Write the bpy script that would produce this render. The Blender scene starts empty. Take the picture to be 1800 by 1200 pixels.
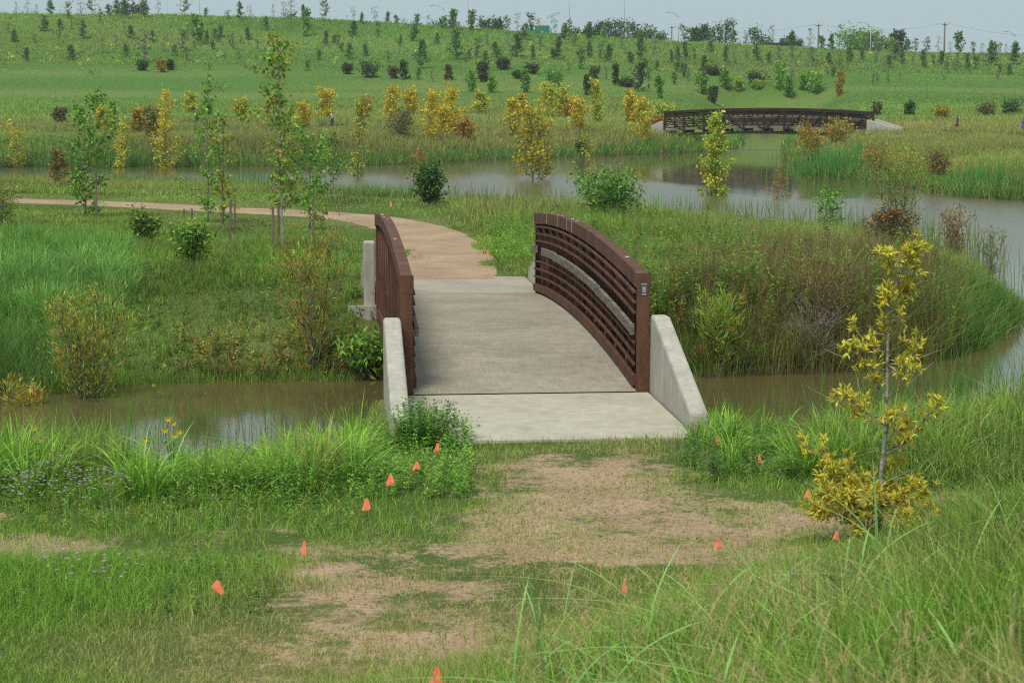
import bpy, math, random
import numpy as np
from mathutils import Vector, Matrix

S = bpy.context.scene
COL = S.collection
R = math.radians

# ------------------------------------------------------------------ camera
CAM_Z = 3.5
PITCH = 7.21
FPX = 3500.0                     # focal length in photo pixels (1800 wide)
cam = bpy.data.cameras.new('camera')
cam.lens = 70.0
cam.sensor_width = 36.0
cam.clip_start = 0.1
cam.clip_end = 8000
cam.dof.use_dof = True
cam.dof.focus_distance = 27.0
cam.dof.aperture_fstop = 7.1
camo = bpy.data.objects.new('camera', cam)
COL.objects.link(camo)
camo.location = (0, 0, CAM_Z)
camo.rotation_euler = (R(90 - PITCH), 0, 0)
S.camera = camo

# ------------------------------------------------------------------ world, sun, exposure
SUN_EL, SUN_ROT = 58.0, 205.0
w = bpy.data.worlds.new('World')
S.world = w
w.use_nodes = True
nt = w.node_tree
nt.nodes.clear()
sky = nt.nodes.new('ShaderNodeTexSky')
sky.sky_type = 'NISHITA'
sky.sun_disc = False
sky.sun_elevation = R(SUN_EL)
sky.sun_rotation = R(SUN_ROT)
sky.air_density = 1.0
sky.dust_density = 3.0
# overcast: the blue sky seen through an even pale cloud sheet
wc = nt.nodes.new('ShaderNodeTexCoord')
wmap = nt.nodes.new('ShaderNodeMapping')
wmap.inputs['Scale'].default_value = (1.0, 1.0, 3.0)
wn = nt.nodes.new('ShaderNodeTexNoise')
wn.inputs['Scale'].default_value = 2.2
wn.inputs['Detail'].default_value = 5
wr = nt.nodes.new('ShaderNodeValToRGB')
wr.color_ramp.elements[0].position = 0.3
wr.color_ramp.elements[0].color = (5.0, 6.5, 7.05, 1)
wr.color_ramp.elements[1].position = 0.7
wr.color_ramp.elements[1].color = (5.7, 7.1, 7.5, 1)
wm = nt.nodes.new('ShaderNodeMixRGB')
wm.inputs['Fac'].default_value = 0.85
bg = nt.nodes.new('ShaderNodeBackground')
bg.inputs['Strength'].default_value = 0.093
wo = nt.nodes.new('ShaderNodeOutputWorld')
L = nt.links.new
L(wc.outputs['Generated'], wmap.inputs['Vector'])
L(wmap.outputs[0], wn.inputs['Vector'])
L(wn.outputs['Fac'], wr.inputs['Fac'])
L(sky.outputs[0], wm.inputs['Color1'])
L(wr.outputs[0], wm.inputs['Color2'])
L(wm.outputs[0], bg.inputs['Color'])
L(bg.outputs[0], wo.inputs['Surface'])

sun = bpy.data.lights.new('sun', 'SUN')
sun.energy = 3.3
sun.angle = R(20)
sun.color = (1.0, 0.93, 0.80)
suno = bpy.data.objects.new('sun', sun)
COL.objects.link(suno)
# the light comes from behind the camera's right shoulder
az = R(SUN_ROT)
sd_ = Vector((math.sin(az) * math.cos(R(SUN_EL)) * -1 * -1, math.cos(az) * math.cos(R(SUN_EL)), math.sin(R(SUN_EL))))
suno.rotation_euler = sd_.to_track_quat('Z', 'Y').to_euler()
suno.location = (0, 0, 60)

S.view_settings.view_transform = 'Standard'
S.view_settings.look = 'None'
S.view_settings.gamma = 1.0
S.view_settings.exposure = 0.0
try:
    S.cycles.use_denoising = False
    S.cycles.denoising_input_passes = 'RGB_ALBEDO_NORMAL'
    S.cycles.max_bounces = 6
    S.cycles.diffuse_bounces = 3
    S.cycles.transmission_bounces = 3
    S.cycles.transparent_max_bounces = 4
    S.cycles.volume_bounces = 0
    S.cycles.use_adaptive_sampling = True
    S.cycles.adaptive_threshold = 0.006
    S.cycles.filter_width = 1.15
except Exception:
    pass

# ------------------------------------------------------------------ photo geometry helpers
cp, sp_ = math.cos(R(PITCH)), math.sin(R(PITCH))


def ray(px, py):
    """direction (per metre of depth along world +Y) of the sight line through a photo pixel"""
    u = (px - 900) / FPX
    v = (600 - py) / FPX
    y = cp + v * sp_
    z = -sp_ + v * cp
    return u / y, z / y


def at(px, py, z=0.0):
    rx, rz = ray(px, py)
    d = (z - CAM_Z) / rz
    return (rx * d, d)


def proj(x, y, z):
    zz = z - CAM_Z
    dep = y * cp - zz * sp_
    return 900 + FPX * x / dep, 600 - FPX * (y * sp_ + zz * cp) / dep


# ------------------------------------------------------------------ noise
def _hash(ix, iy, s):
    h = (ix.astype(np.int64) * 374761393 + iy.astype(np.int64) * 668265263 + s * 1442695041) & 0x7fffffff
    h = ((h ^ (h >> 13)) * 1274126177) & 0x7fffffff
    return ((h ^ (h >> 16)) & 0xffff) / 65535.0


def vnoise(x, y, s=0):
    ix, iy = np.floor(x), np.floor(y)
    fx, fy = x - ix, y - iy
    fx = fx * fx * (3 - 2 * fx)
    fy = fy * fy * (3 - 2 * fy)
    a = _hash(ix, iy, s)
    b = _hash(ix + 1, iy, s)
    c = _hash(ix, iy + 1, s)
    d = _hash(ix + 1, iy + 1, s)
    return (a * (1 - fx) + b * fx) * (1 - fy) + (c * (1 - fx) + d * fx) * fy


def fbm(x, y, s=0, o=4):
    t, a, n = 0, 0.5, 0
    for k in range(o):
        t = t + a * vnoise(x * 2 ** k, y * 2 ** k, s + k * 17)
        n += a
        a *= 0.5
    return t / n


def sstep(a, b, x):
    t = np.clip((x - a) / (b - a), 0, 1)
    return t * t * (3 - 2 * t)


# ------------------------------------------------------------------ pond outline and terrain
WZ = -1.2
NEAR_SHORE = [(-900, 830), (0, 822), (240, 820), (480, 808), (640, 790), (700, 776), (950, 768), (1180, 766), (1250, 766), (1450, 752),
              (1640, 730), (1800, 716), (2500, 716)]
FAR_SHORE = [(2900, 420), (2500, 368), (1900, 357), (1800, 353), (1700, 347), (1620, 334), (1540, 321), (1440, 312), (1398, 291), (1390, 264),
             (1394, 243), (1400, 232), (1310, 231), (1298, 245), (1286, 262), (1230, 268), (1050, 276), (900, 280), (760, 288), (640, 292),
             (230, 294), (0, 294), (-900, 294)]
BACK_SHORE = [(-900, 322), (0, 322), (150, 326), (300, 331), (450, 338), (600, 346), (700, 352), (800, 358), (900, 362), (1000, 368),
              (1100, 378), (1250, 390), (1400, 402), (1500, 414), (1600, 426), (1660, 442), (1720, 468), (1765, 496), (1790, 522)]
FRONT_SHORE = [(1790, 522), (1772, 560), (1722, 604), (1640, 631), (1480, 651), (1210, 660), (690, 668), (480, 671), (250, 675), (100, 690), (-900, 694)]
_pond_px = NEAR_SHORE + FAR_SHORE + BACK_SHORE + FRONT_SHORE[1:]
POND = np.array([at(x, y, WZ) for x, y in _pond_px])


def poly_sd(x, y, P):
    """signed distance, positive inside"""
    best = np.full(x.shape, 1e18)
    ins = np.zeros(x.shape, bool)
    n = len(P)
    for i in range(n):
        ax, ay = P[i]
        bx, by = P[(i + 1) % n]
        dx, dy = bx - ax, by - ay
        t = np.clip(((x - ax) * dx + (y - ay) * dy) / (dx * dx + dy * dy + 1e-12), 0, 1)
        best = np.minimum(best, (x - ax - t * dx) ** 2 + (y - ay - t * dy) ** 2)
        c = ((ay > y) != (by > y)) & (x < dx * (y - ay) / (dy if abs(dy) > 1e-9 else 1e-9) + ax)
        ins ^= c
    return np.where(ins, 1, -1) * np.sqrt(best)


def line_dist(x, y, px):
    P = np.array([at(a, b, WZ) for a, b in px])
    best = np.full(x.shape, 1e18)
    for i in range(len(P) - 1):
        ax, ay = P[i]
        dx, dy = P[i + 1][0] - ax, P[i + 1][1] - ay
        t = np.clip(((x - ax) * dx + (y - ay) * dy) / (dx * dx + dy * dy + 1e-12), 0, 1)
        best = np.minimum(best, (x - ax - t * dx) ** 2 + (y - ay - t * dy) ** 2)
    return np.sqrt(best)


def pond_sd(x, y):
    s = poly_sd(x, y, POND)
    return s + (fbm(x * 0.35, y * 0.35, 5, 3) - 0.5) * np.clip(0.02 * y, 0.3, 2.2)


# bridge frame
U = np.array([-0.0930, 0.99567])        # along the bridge, away from the camera
V = np.array([0.99567, 0.0930])         # to the right across it
P0 = np.array(at(924.5, 690, 0.0))      # middle of the near joint
LB = 11.5                               # length of the span
HW = 1.38                               # half distance between truss planes
RAIL_H = 1.37
CAMBER = 0.21


def berm_t(x, y):
    return (x + 1.2) * 0.72 + (y - 10.6) * -0.694


def land(x, y):
    x = np.asarray(x, float)
    y = np.asarray(y, float)
    z = 0.10 * (fbm(x * 0.12, y * 0.12, 1, 3) - 0.5) * np.clip((y - 8) / 30, 0.3, 2.0)
    t = berm_t(x, y)
    tt = np.sqrt(t * t + 0.6) * 0.5 + t * 0.5
    z = z + 0.225 * np.minimum(tt, 8.5)
    # far hill: an even slope, a bench, a steeper slope and a crest falling to the right
    px = 900 + FPX * x / np.maximum(y, 1)
    bz = np.interp(px, [-800, 0, 900, 1300, 1800, 2600], [6.7, 6.6, 6.7, 5.9, 5.2, 4.6])
    cz = np.interp(px, [-800, 0, 300, 600, 900, 1200, 1500, 1800, 2600], [14.6, 14.5, 14.4, 13.7, 12.2, 10.5, 9.3, 8.7, 7.6])
    wob = (fbm(x * 0.02, y * 0.004, 9, 3) - 0.5) * 14
    yy = y + wob
    hz = np.interp(yy, [120, 140, 178, 210], [0.0, 0.05, 0.8, 2.6])
    t1 = sstep(210, 252, yy) * 0.35 + np.clip((yy - 210) / 42, 0, 1) * 0.65
    hz = hz + (bz - 2.6) * t1
    t2 = np.clip((yy - 258) / 42, 0, 1)
    t2 = t2 * t2 * (3 - 2 * t2) * 0.5 + t2 * 0.5
    hz = hz + (cz - bz) * t2
    hz = hz - 2.2 * sstep(302, 330, yy)
    z = z + hz + np.where(y > 140, 0.5 * (fbm(x * 0.05, y * 0.05, 21, 3) - 0.5), 0)
    return z


def height(x, y, raw=False):
    x = np.asarray(x, float)
    y = np.asarray(y, float)
    z = land(x, y)
    s = np.full(x.shape, -1e3)
    m = (y > 18) & (y < 260)
    if m.any():
        s[m] = pond_sd(x[m], y[m])
    t = np.ones(x.shape)
    if m.any():
        xm, ym = x[m], y[m]
        jit = s[m] + poly_sd(xm, ym, POND) * -1          # the wobble of the waterline
        dn = np.maximum(line_dist(xm, ym, NEAR_SHORE) - jit, 0)
        df = np.maximum(line_dist(xm, ym, FRONT_SHORE) - jit, 0)
        db = np.maximum(line_dist(xm, ym, BACK_SHORE) - jit, 0)
        da = np.maximum(line_dist(xm, ym, FAR_SHORE) - jit, 0)
        tn = np.clip(dn / 7.0, 0, 1)
        tf = 1 - (1 - np.clip(df / (2.3 + 3.7 * sstep(-2.2, -4.0, xm)), 0, 1)) ** 1.8
        tb_ = np.clip(db / np.interp(ym, [40, 50, 62, 76], [6.0, 8.0, 13.0, 20.0]), 0, 1)
        tb_ = tb_ ** 1.7
        ta = 1 - (1 - np.clip(da / 8.0, 0, 1)) ** 1.8
        t[m] = np.minimum(np.minimum(tn, tf), np.minimum(tb_, ta))
    zl = WZ - 0.06 + (z - WZ + 0.06) * t
    zw = WZ - 0.06 - np.minimum(np.maximum(s, 0) * 0.5, 1.2)
    z = np.where(s > 0, zw, zl)
    # the banks fall away below both ends of the footbridge
    dx, dy = x - P0[0], y - P0[1]
    a = dx * U[0] + dy * U[1]
    b = dx * V[0] + dy * V[1]
    cut = sstep(-0.15, 0.35, a) * (1 - sstep(LB - 0.35, LB + 0.15, a)) * (1 - sstep(HW + 0.2, HW + 0.7, np.abs(b)))
    z = np.where(cut > 0, np.minimum(z, z * (1 - cut) + np.minimum(z, -0.75) * cut), z)
    # flat pads under the approach slabs
    pad = sstep(-3.6, -3.0, a) * (1 - sstep(-0.1, 0.1, a)) + sstep(LB - .1, LB + .1, a) * (1 - sstep(LB + 3.0, LB + 3.6, a))
    pad = pad * (1 - sstep(HW + 0.3, HW + 0.8, np.abs(b)))
    z = z * (1 - pad) + (-0.03) * pad
    if raw:
        return z, s
    return z


def hpt(x, y):
    return float(height(np.array([x]), np.array([y]))[0])


def gnd(px, py, dmin=4.0, dmax=420.0):
    """first point of the ground on the sight line through a photo pixel"""
    rx, rz = ray(px, py)
    d = np.geomspace(dmin, dmax, 900)
    h = height(rx * d, d)
    k = np.nonzero(CAM_Z + rz * d < h)[0]
    if len(k) == 0:
        i = len(d) - 1
        return (rx * 300.0, 300.0, hpt(rx * 300, 300.0))
    i = k[0]
    return (rx * d[i], d[i], float(h[i]))


# ------------------------------------------------------------------ materials
def mat(name):
    m = bpy.data.materials.new(name)
    m.use_nodes = True
    n = m.node_tree
    for x in list(n.nodes):
        if x.type != 'OUTPUT_MATERIAL' and x.type != 'BSDF_PRINCIPLED':
            n.nodes.remove(x)
    return m, n, n.nodes['Principled BSDF']


def noise_mat(name, c1, c2, scale=5, rough=0.8, detail=8, bump=0.0, stretch=(1, 1, 1), c3=None, pos=(0.35, 0.65), metal=0.0, spec=0.3, scale2=None):
    m, n, b = mat(name)
    tc = n.nodes.new('ShaderNodeTexCoord')
    mp = n.nodes.new('ShaderNodeMapping')
    mp.inputs['Scale'].default_value = stretch
    nz = n.nodes.new('ShaderNodeTexNoise')
    nz.inputs['Scale'].default_value = scale
    nz.inputs['Detail'].default_value = detail
    nz.inputs['Roughness'].default_value = 0.65
    rp = n.nodes.new('ShaderNodeValToRGB')
    rp.color_ramp.elements[0].position = pos[0]
    rp.color_ramp.elements[0].color = (*c1, 1)
    rp.color_ramp.elements[1].position = pos[1]
    rp.color_ramp.elements[1].color = (*c2, 1)
    if c3:
        e = rp.color_ramp.elements.new(min(1, pos[1] + 0.12))
        e.color = (*c3, 1)
    n.links.new(tc.outputs['Object'], mp.inputs[0])
    n.links.new(mp.outputs[0], nz.inputs['Vector'])
    n.links.new(nz.outputs['Fac'], rp.inputs['Fac'])
    out = rp.outputs[0]
    if scale2:
        n2 = n.nodes.new('ShaderNodeTexNoise')
        n2.inputs['Scale'].default_value = scale2
        n2.inputs['Detail'].default_value = 6
        r2 = n.nodes.new('ShaderNodeMapRange')
        r2.inputs['From Min'].default_value = 0.3
        r2.inputs['From Max'].default_value = 0.7
        r2.inputs['To Min'].default_value = 0.78
        r2.inputs['To Max'].default_value = 1.18
        mx = n.nodes.new('ShaderNodeMixRGB')
        mx.blend_type = 'MULTIPLY'
        mx.inputs['Fac'].default_value = 1
        n.links.new(tc.outputs['Object'], n2.inputs['Vector'])
        n.links.new(n2.outputs['Fac'], r2.inputs['Value'])
        n.links.new(out, mx.inputs['Color1'])
        n.links.new(r2.outputs[0], mx.inputs['Color2'])
        out = mx.outputs[0]
    n.links.new(out, b.inputs['Base Color'])
    b.inputs['Roughness'].default_value = rough
    b.inputs['Metallic'].default_value = metal
    b.inputs['Specular IOR Level'].default_value = spec
    if bump:
        bp = n.nodes.new('ShaderNodeBump')
        bp.inputs['Strength'].default_value = bump
        bp.inputs['Distance'].default_value = 0.02
        n.links.new(nz.outputs['Fac'], bp.inputs['Height'])
        n.links.new(bp.outputs[0], b.inputs['Normal'])
    return m


def foliage_mat(name, trans=0.35, rough=0.55, spec=0.25):
    m = bpy.data.materials.new(name)
    m.use_nodes = True
    n = m.node_tree
    n.nodes.clear()
    o = n.nodes.new('ShaderNodeOutputMaterial')
    at_ = n.nodes.new('ShaderNodeAttribute')
    at_.attribute_name = 'Col'
    p = n.nodes.new('ShaderNodeBsdfPrincipled')
    p.inputs['Roughness'].default_value = rough
    p.inputs['Specular IOR Level'].default_value = spec
    t = n.nodes.new('ShaderNodeBsdfTranslucent')
    mx = n.nodes.new('ShaderNodeMixShader')
    mx.inputs[0].default_value = trans
    n.links.new(at_.outputs['Color'], p.inputs['Base Color'])
    n.links.new(at_.outputs['Color'], t.inputs['Color'])
    n.links.new(p.outputs[0], mx.inputs[1])
    n.links.new(t.outputs[0], mx.inputs[2])
    n.links.new(mx.outputs[0], o.inputs['Surface'])
    return m


M = {}
M['leaf'] = foliage_mat('leaf', 0.33)
M['grass'] = foliage_mat('grass_blade', 0.33, 0.5, 0.2)
M['bark'] = noise_mat('bark', (0.10, 0.085, 0.065), (0.22, 0.19, 0.155), 9, 0.9, stretch=(3, 3, 1), bump=0.4)
M['palebark'] = noise_mat('pale_bark', (0.10, 0.09, 0.075), (0.42, 0.40, 0.36), 16, 0.9, stretch=(1, 1, 1.6), bump=0.3)
M['steel'] = noise_mat('weathering_steel', (0.075, 0.033, 0.020), (0.150, 0.066, 0.040), 3.5, 0.75, stretch=(1, 1, .4), bump=0.08, c3=(0.20, 0.095, 0.055), scale2=35, spec=0.3)
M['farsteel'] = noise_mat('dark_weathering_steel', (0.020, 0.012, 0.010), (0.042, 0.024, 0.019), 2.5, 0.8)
M['wood'] = noise_mat('weathered_wood', (0.085, 0.075, 0.06), (0.26, 0.24, 0.20), 6, 0.9, stretch=(1, 1, 7), bump=0.4, scale2=14)
M['screen'] = noise_mat('black_screen', (0.006, 0.006, 0.006), (0.016, 0.015, 0.014), 14, 0.9)
M['bird'] = noise_mat('bird_droppings', (0.5, 0.5, 0.48), (0.7, 0.7, 0.68), 20)
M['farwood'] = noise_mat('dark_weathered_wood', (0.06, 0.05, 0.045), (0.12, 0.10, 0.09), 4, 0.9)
M['stake'] = noise_mat('stake_wood', (0.10, 0.08, 0.055), (0.21, 0.175, 0.13), 8, 0.9, stretch=(4, 4, 1))
M['galv'] = noise_mat('galvanised_steel', (0.30, 0.33, 0.34), (0.42, 0.45, 0.46), 2, 0.5, metal=0.3)
M['poleWood'] = noise_mat('pole_wood', (0.10, 0.085, 0.07), (0.18, 0.16, 0.13), 4, 0.9)
M['wire'] = noise_mat('wire', (0.03, 0.03, 0.03), (0.06, 0.06, 0.06), 4, 0.5)
M['skin'] = noise_mat('skin', (0.24, 0.12, 0.08), (0.30, 0.16, 0.11), 12, 0.6)
M['hair'] = noise_mat('hair', (0.008, 0.007, 0.006), (0.02, 0.017, 0.015), 30, 0.6)


def plain(name, c, v=0.15, rough=0.7, scale=8):
    return noise_mat(name, tuple(k * (1 - v) for k in c), tuple(min(1, k * (1 + v)) for k in c), scale, rough)


# concrete: mottled, with dark weather stains and broom lines across the deck
def concrete(name, c, dark, stain_scale=0.9, amount=0.5, broom=False, pits=True, streaks=False):
    m, n, b = mat(name)
    tc = n.nodes.new('ShaderNodeTexCoord')

    def nz(scale, detail=6, st=(1, 1, 1), rough=0.6):
        mp = n.nodes.new('ShaderNodeMapping')
        mp.inputs['Scale'].default_value = st
        x = n.nodes.new('ShaderNodeTexNoise')
        x.inputs['Scale'].default_value = scale
        x.inputs['Detail'].default_value = detail
        x.inputs['Roughness'].default_value = rough
        n.links.new(tc.outputs['Object'], mp.inputs[0])
        n.links.new(mp.outputs[0], x.inputs['Vector'])
        return x.outputs['Fac']

    def mr(v, a, b_, c_, d_):
        x = n.nodes.new('ShaderNodeMapRange')
        x.inputs['From Min'].default_value = a
        x.inputs['From Max'].default_value = b_
        x.inputs['To Min'].default_value = c_
        x.inputs['To Max'].default_value = d_
        n.links.new(v, x.inputs['Value'])
        return x.outputs[0]

    def mul(c1, v):
        x = n.nodes.new('ShaderNodeMixRGB')
        x.blend_type = 'MULTIPLY'
        x.inputs['Fac'].default_value = 1
        n.links.new(c1, x.inputs['Color1'])
        n.links.new(v, x.inputs['Color2'])
        return x.outputs[0]
    mixc = n.nodes.new('ShaderNodeMixRGB')
    mixc.inputs['Color1'].default_value = (*c, 1)
    mixc.inputs['Color2'].default_value = (*dark, 1)
    n.links.new(mr(nz(stain_scale, 8), 0.42, 0.66, 0, amount), mixc.inputs['Fac'])
    o = mixc.outputs[0]
    o = mul(o, mr(nz(6, 5), 0.3, 0.7, 0.86, 1.1))
    o = mul(o, mr(nz(70, 3), 0.3, 0.7, 0.9, 1.08))
    if broom:
        o = mul(o, mr(nz(5, 4, (9, 0.5, 1)), 0.3, 0.7, 0.86, 1.1))
        o = mul(o, mr(nz(4, 3, (0.4, 5, 1)), 0.3, 0.7, 0.9, 1.08))
    if streaks:
        o = mul(o, mr(nz(5, 6, (3.5, 3.5, 0.35), 0.7), 0.32, 0.68, 0.83, 1.08))
    if pits:
        o = mul(o, mr(nz(150, 2), 0.66, 0.74, 1.0, 0.75))
    n.links.new(o, b.inputs['Base Color'])
    b.inputs['Roughness'].default_value = 0.85
    b.inputs['Specular IOR Level'].default_value = 0.25
    bp = n.nodes.new('ShaderNodeBump')
    bp.inputs['Strength'].default_value = 0.25
    bp.inputs['Distance'].default_value = 0.01
    n.links.new(nz(60, 4), bp.inputs['Height'])
    n.links.new(bp.outputs[0], b.inputs['Normal'])
    return m


M['apron'] = concrete('pale_concrete', (0.455, 0.42, 0.345), (0.34, 0.315, 0.255), 1.2, 0.7)
M['deckc'] = concrete('deck_concrete', (0.345, 0.305, 0.24), (0.23, 0.203, 0.155), 0.55, 0.8, broom=True)
M['slab2'] = concrete('worn_slab_concrete', (0.37, 0.335, 0.27), (0.25, 0.225, 0.18), 0.8, 0.8)
M['wallc'] = concrete('wall_concrete', (0.45, 0.43, 0.375), (0.31, 0.30, 0.265), 1.6, 0.55, streaks=True)
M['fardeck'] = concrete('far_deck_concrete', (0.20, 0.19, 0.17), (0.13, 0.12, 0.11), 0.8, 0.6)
M['farwall'] = concrete('far_wall_concrete', (0.42, 0.41, 0.38), (0.30, 0.30, 0.28), 0.8, 0.6)

# water: murky brown-green pond
m, n, b = mat('pond_water')
b.inputs['Base Color'].default_value = (0.105, 0.085, 0.036, 1)
b.inputs['Roughness'].default_value = 0.065
b.inputs['IOR'].default_value = 1.36
b.inputs['Specular IOR Level'].default_value = 0.5
tc = n.nodes.new('ShaderNodeTexCoord')
mp = n.nodes.new('ShaderNodeMapping')
mp.inputs['Scale'].default_value = (0.7, 1.6, 1)
n1 = n.nodes.new('ShaderNodeTexNoise')
n1.inputs['Scale'].default_value = 5.0
n1.inputs['Detail'].default_value = 4
bp = n.nodes.new('ShaderNodeBump')
bp.inputs['Strength'].default_value = 0.012
bp.inputs['Distance'].default_value = 0.05
n.links.new(tc.outputs['Object'], mp.inputs[0])
n.links.new(mp.outputs[0], n1.inputs['Vector'])
n.links.new(n1.outputs['Fac'], bp.inputs['Height'])
n.links.new(bp.outputs[0], b.inputs['Normal'])
geo = n.nodes.new('ShaderNodeNewGeometry')
sep = n.nodes.new('ShaderNodeSeparateXYZ')
n.links.new(geo.outputs['Position'], sep.inputs[0])


def wmath(op, a, bb=0.0):
    x = n.nodes.new('ShaderNodeMath')
    x.operation = op
    for i, k in enumerate((a, bb)):
        if isinstance(k, (int, float)):
            x.inputs[i].default_value = k
        else:
            n.links.new(k, x.inputs[i])
    return x.outputs[0]


def wrange(v, a, c, lo, hi):
    x = n.nodes.new('ShaderNodeMapRange')
    x.interpolation_type = 'SMOOTHSTEP'
    for q, val in (('From Min', a), ('From Max', c), ('To Min', lo), ('To Max', hi)):
        x.inputs[q].default_value = val
    n.links.new(v, x.inputs['Value'])
    return x.outputs[0]


wn2 = n.nodes.new('ShaderNodeTexNoise')
wn2.inputs['Scale'].default_value = 0.12
wn2.inputs['Detail'].default_value = 3
n.links.new(tc.outputs['Object'], wn2.inputs['Vector'])
ex = wmath('DIVIDE', wmath('SUBTRACT', sep.outputs['X'], 13.2), 6.5)
ey = wmath('DIVIDE', wmath('SUBTRACT', sep.outputs['Y'], 116.0), 30.0)
rr_ = wmath('ADD', wmath('ADD', wmath('MULTIPLY', ex, ex), wmath('MULTIPLY', ey, ey)), wmath('MULTIPLY', wmath('SUBTRACT', wn2.outputs['Fac'], 0.5), 1.2))
ruff = wmath('MULTIPLY', wrange(rr_, 0.7, 1.5, 0.0, 1.0), wrange(sep.outputs['Y'], 38.0, 60.0, 0.0, 1.0))
ruff = wmath('MULTIPLY', ruff, wrange(sep.outputs['Y'], 118.0, 100.0, 0.25, 1.0))
n.links.new(wmath('ADD', 0.055, wmath('MULTIPLY', ruff, 0.175)), b.inputs['Roughness'])
M['water'] = m

# ground: soil and thatch coloured per vertex, bare crushed granite where worn (alpha)
m, n, b = mat('ground_soil')
a_ = n.nodes.new('ShaderNodeAttribute')
a_.attribute_name = 'Col'
tc = n.nodes.new('ShaderNodeTexCoord')


def gn(scale, detail=6, rough=0.6):
    x = n.nodes.new('ShaderNodeTexNoise')
    x.inputs['Scale'].default_value = scale
    x.inputs['Detail'].default_value = detail
    x.inputs['Roughness'].default_value = rough
    n.links.new(tc.outputs['Object'], x.inputs['Vector'])
    return x.outputs['Fac']


def math_(op, a, bb):
    x = n.nodes.new('ShaderNodeMath')
    x.operation = op
    for i, k in enumerate((a, bb)):
        if isinstance(k, (int, float)):
            x.inputs[i].default_value = k
        else:
            n.links.new(k, x.inputs[i])
    return x.outputs[0]


def ramp_(v, stops):
    x = n.nodes.new('ShaderNodeValToRGB')
    e = x.color_ramp.elements
    while len(e) < len(stops):
        e.new(0.5)
    for k, (p, c) in enumerate(stops):
        e[k].position = p
        e[k].color = (*c, 1)
    n.links.new(v, x.inputs['Fac'])
    return x.outputs[0]


def mixrgb(f, c1, c2, bt='MIX'):
    x = n.nodes.new('ShaderNodeMixRGB')
    x.blend_type = bt
    for k, v in (('Fac', f), ('Color1', c1), ('Color2', c2)):
        if isinstance(v, (int, float)):
            x.inputs[k].default_value = v
        else:
            n.links.new(v, x.inputs[k])
    return x.outputs[0]


gravel = ramp_(gn(26, 8, 0.75), [(0.25, (0.18, 0.118, 0.078)), (0.45, (0.37, 0.262, 0.18)), (0.62, (0.50, 0.375, 0.27)), (0.8, (0.64, 0.52, 0.41))])
gravel = mixrgb(1.0, gravel, ramp_(gn(1.1, 4), [(0.3, (0.80, 0.78, 0.74)), (0.7, (1.1, 1.07, 1.02))]), 'MULTIPLY')
edge = math_('ADD', a_.outputs['Alpha'], math_('MULTIPLY', math_('SUBTRACT', math_('ADD', gn(2.3, 8, 0.7), math_('MULTIPLY', gn(14, 5, 0.7), 0.5)), 0.75), 1.5))
fac = n.nodes.new('ShaderNodeMapRange')
fac.interpolation_type = 'SMOOTHSTEP'
fac.inputs['From Min'].default_value = 0.34
fac.inputs['From Max'].default_value = 0.62
n.links.new(math_('ADD', edge, math_('MULTIPLY', math_('SUBTRACT', gn(55, 4, 0.8), 0.5), 0.9)), fac.inputs['Value'])
turf = mixrgb(1.0, a_.outputs['Color'], ramp_(gn(9, 8, 0.8), [(0.3, (0.8, 0.82, 0.8)), (0.5, (1, 1, 1)), (0.72, (1.2, 1.16, 1.1))]), 'MULTIPLY')
n.links.new(mixrgb(fac.outputs[0], turf, gravel), b.inputs['Base Color'])
b.inputs['Roughness'].default_value = 0.95
b.inputs['Specular IOR Level'].default_value = 0.1
bp = n.nodes.new('ShaderNodeBump')
bp.inputs['Strength'].default_value = 0.6
bp.inputs['Distance'].default_value = 0.03
n.links.new(gn(30, 6, 0.75), bp.inputs['Height'])
n.links.new(bp.outputs[0], b.inputs['Normal'])
M['ground'] = m

M['granite'] = noise_mat('crushed_granite', (0.24, 0.155, 0.095), (0.47, 0.34, 0.225), 22, 0.95, detail=9, bump=0.5, c3=(0.55, 0.43, 0.31), scale2=0.9)


# ------------------------------------------------------------------ mesh helpers
GAIN = 1.85                      # lifts the foliage palettes, whose self-shading renders them too dark


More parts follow.
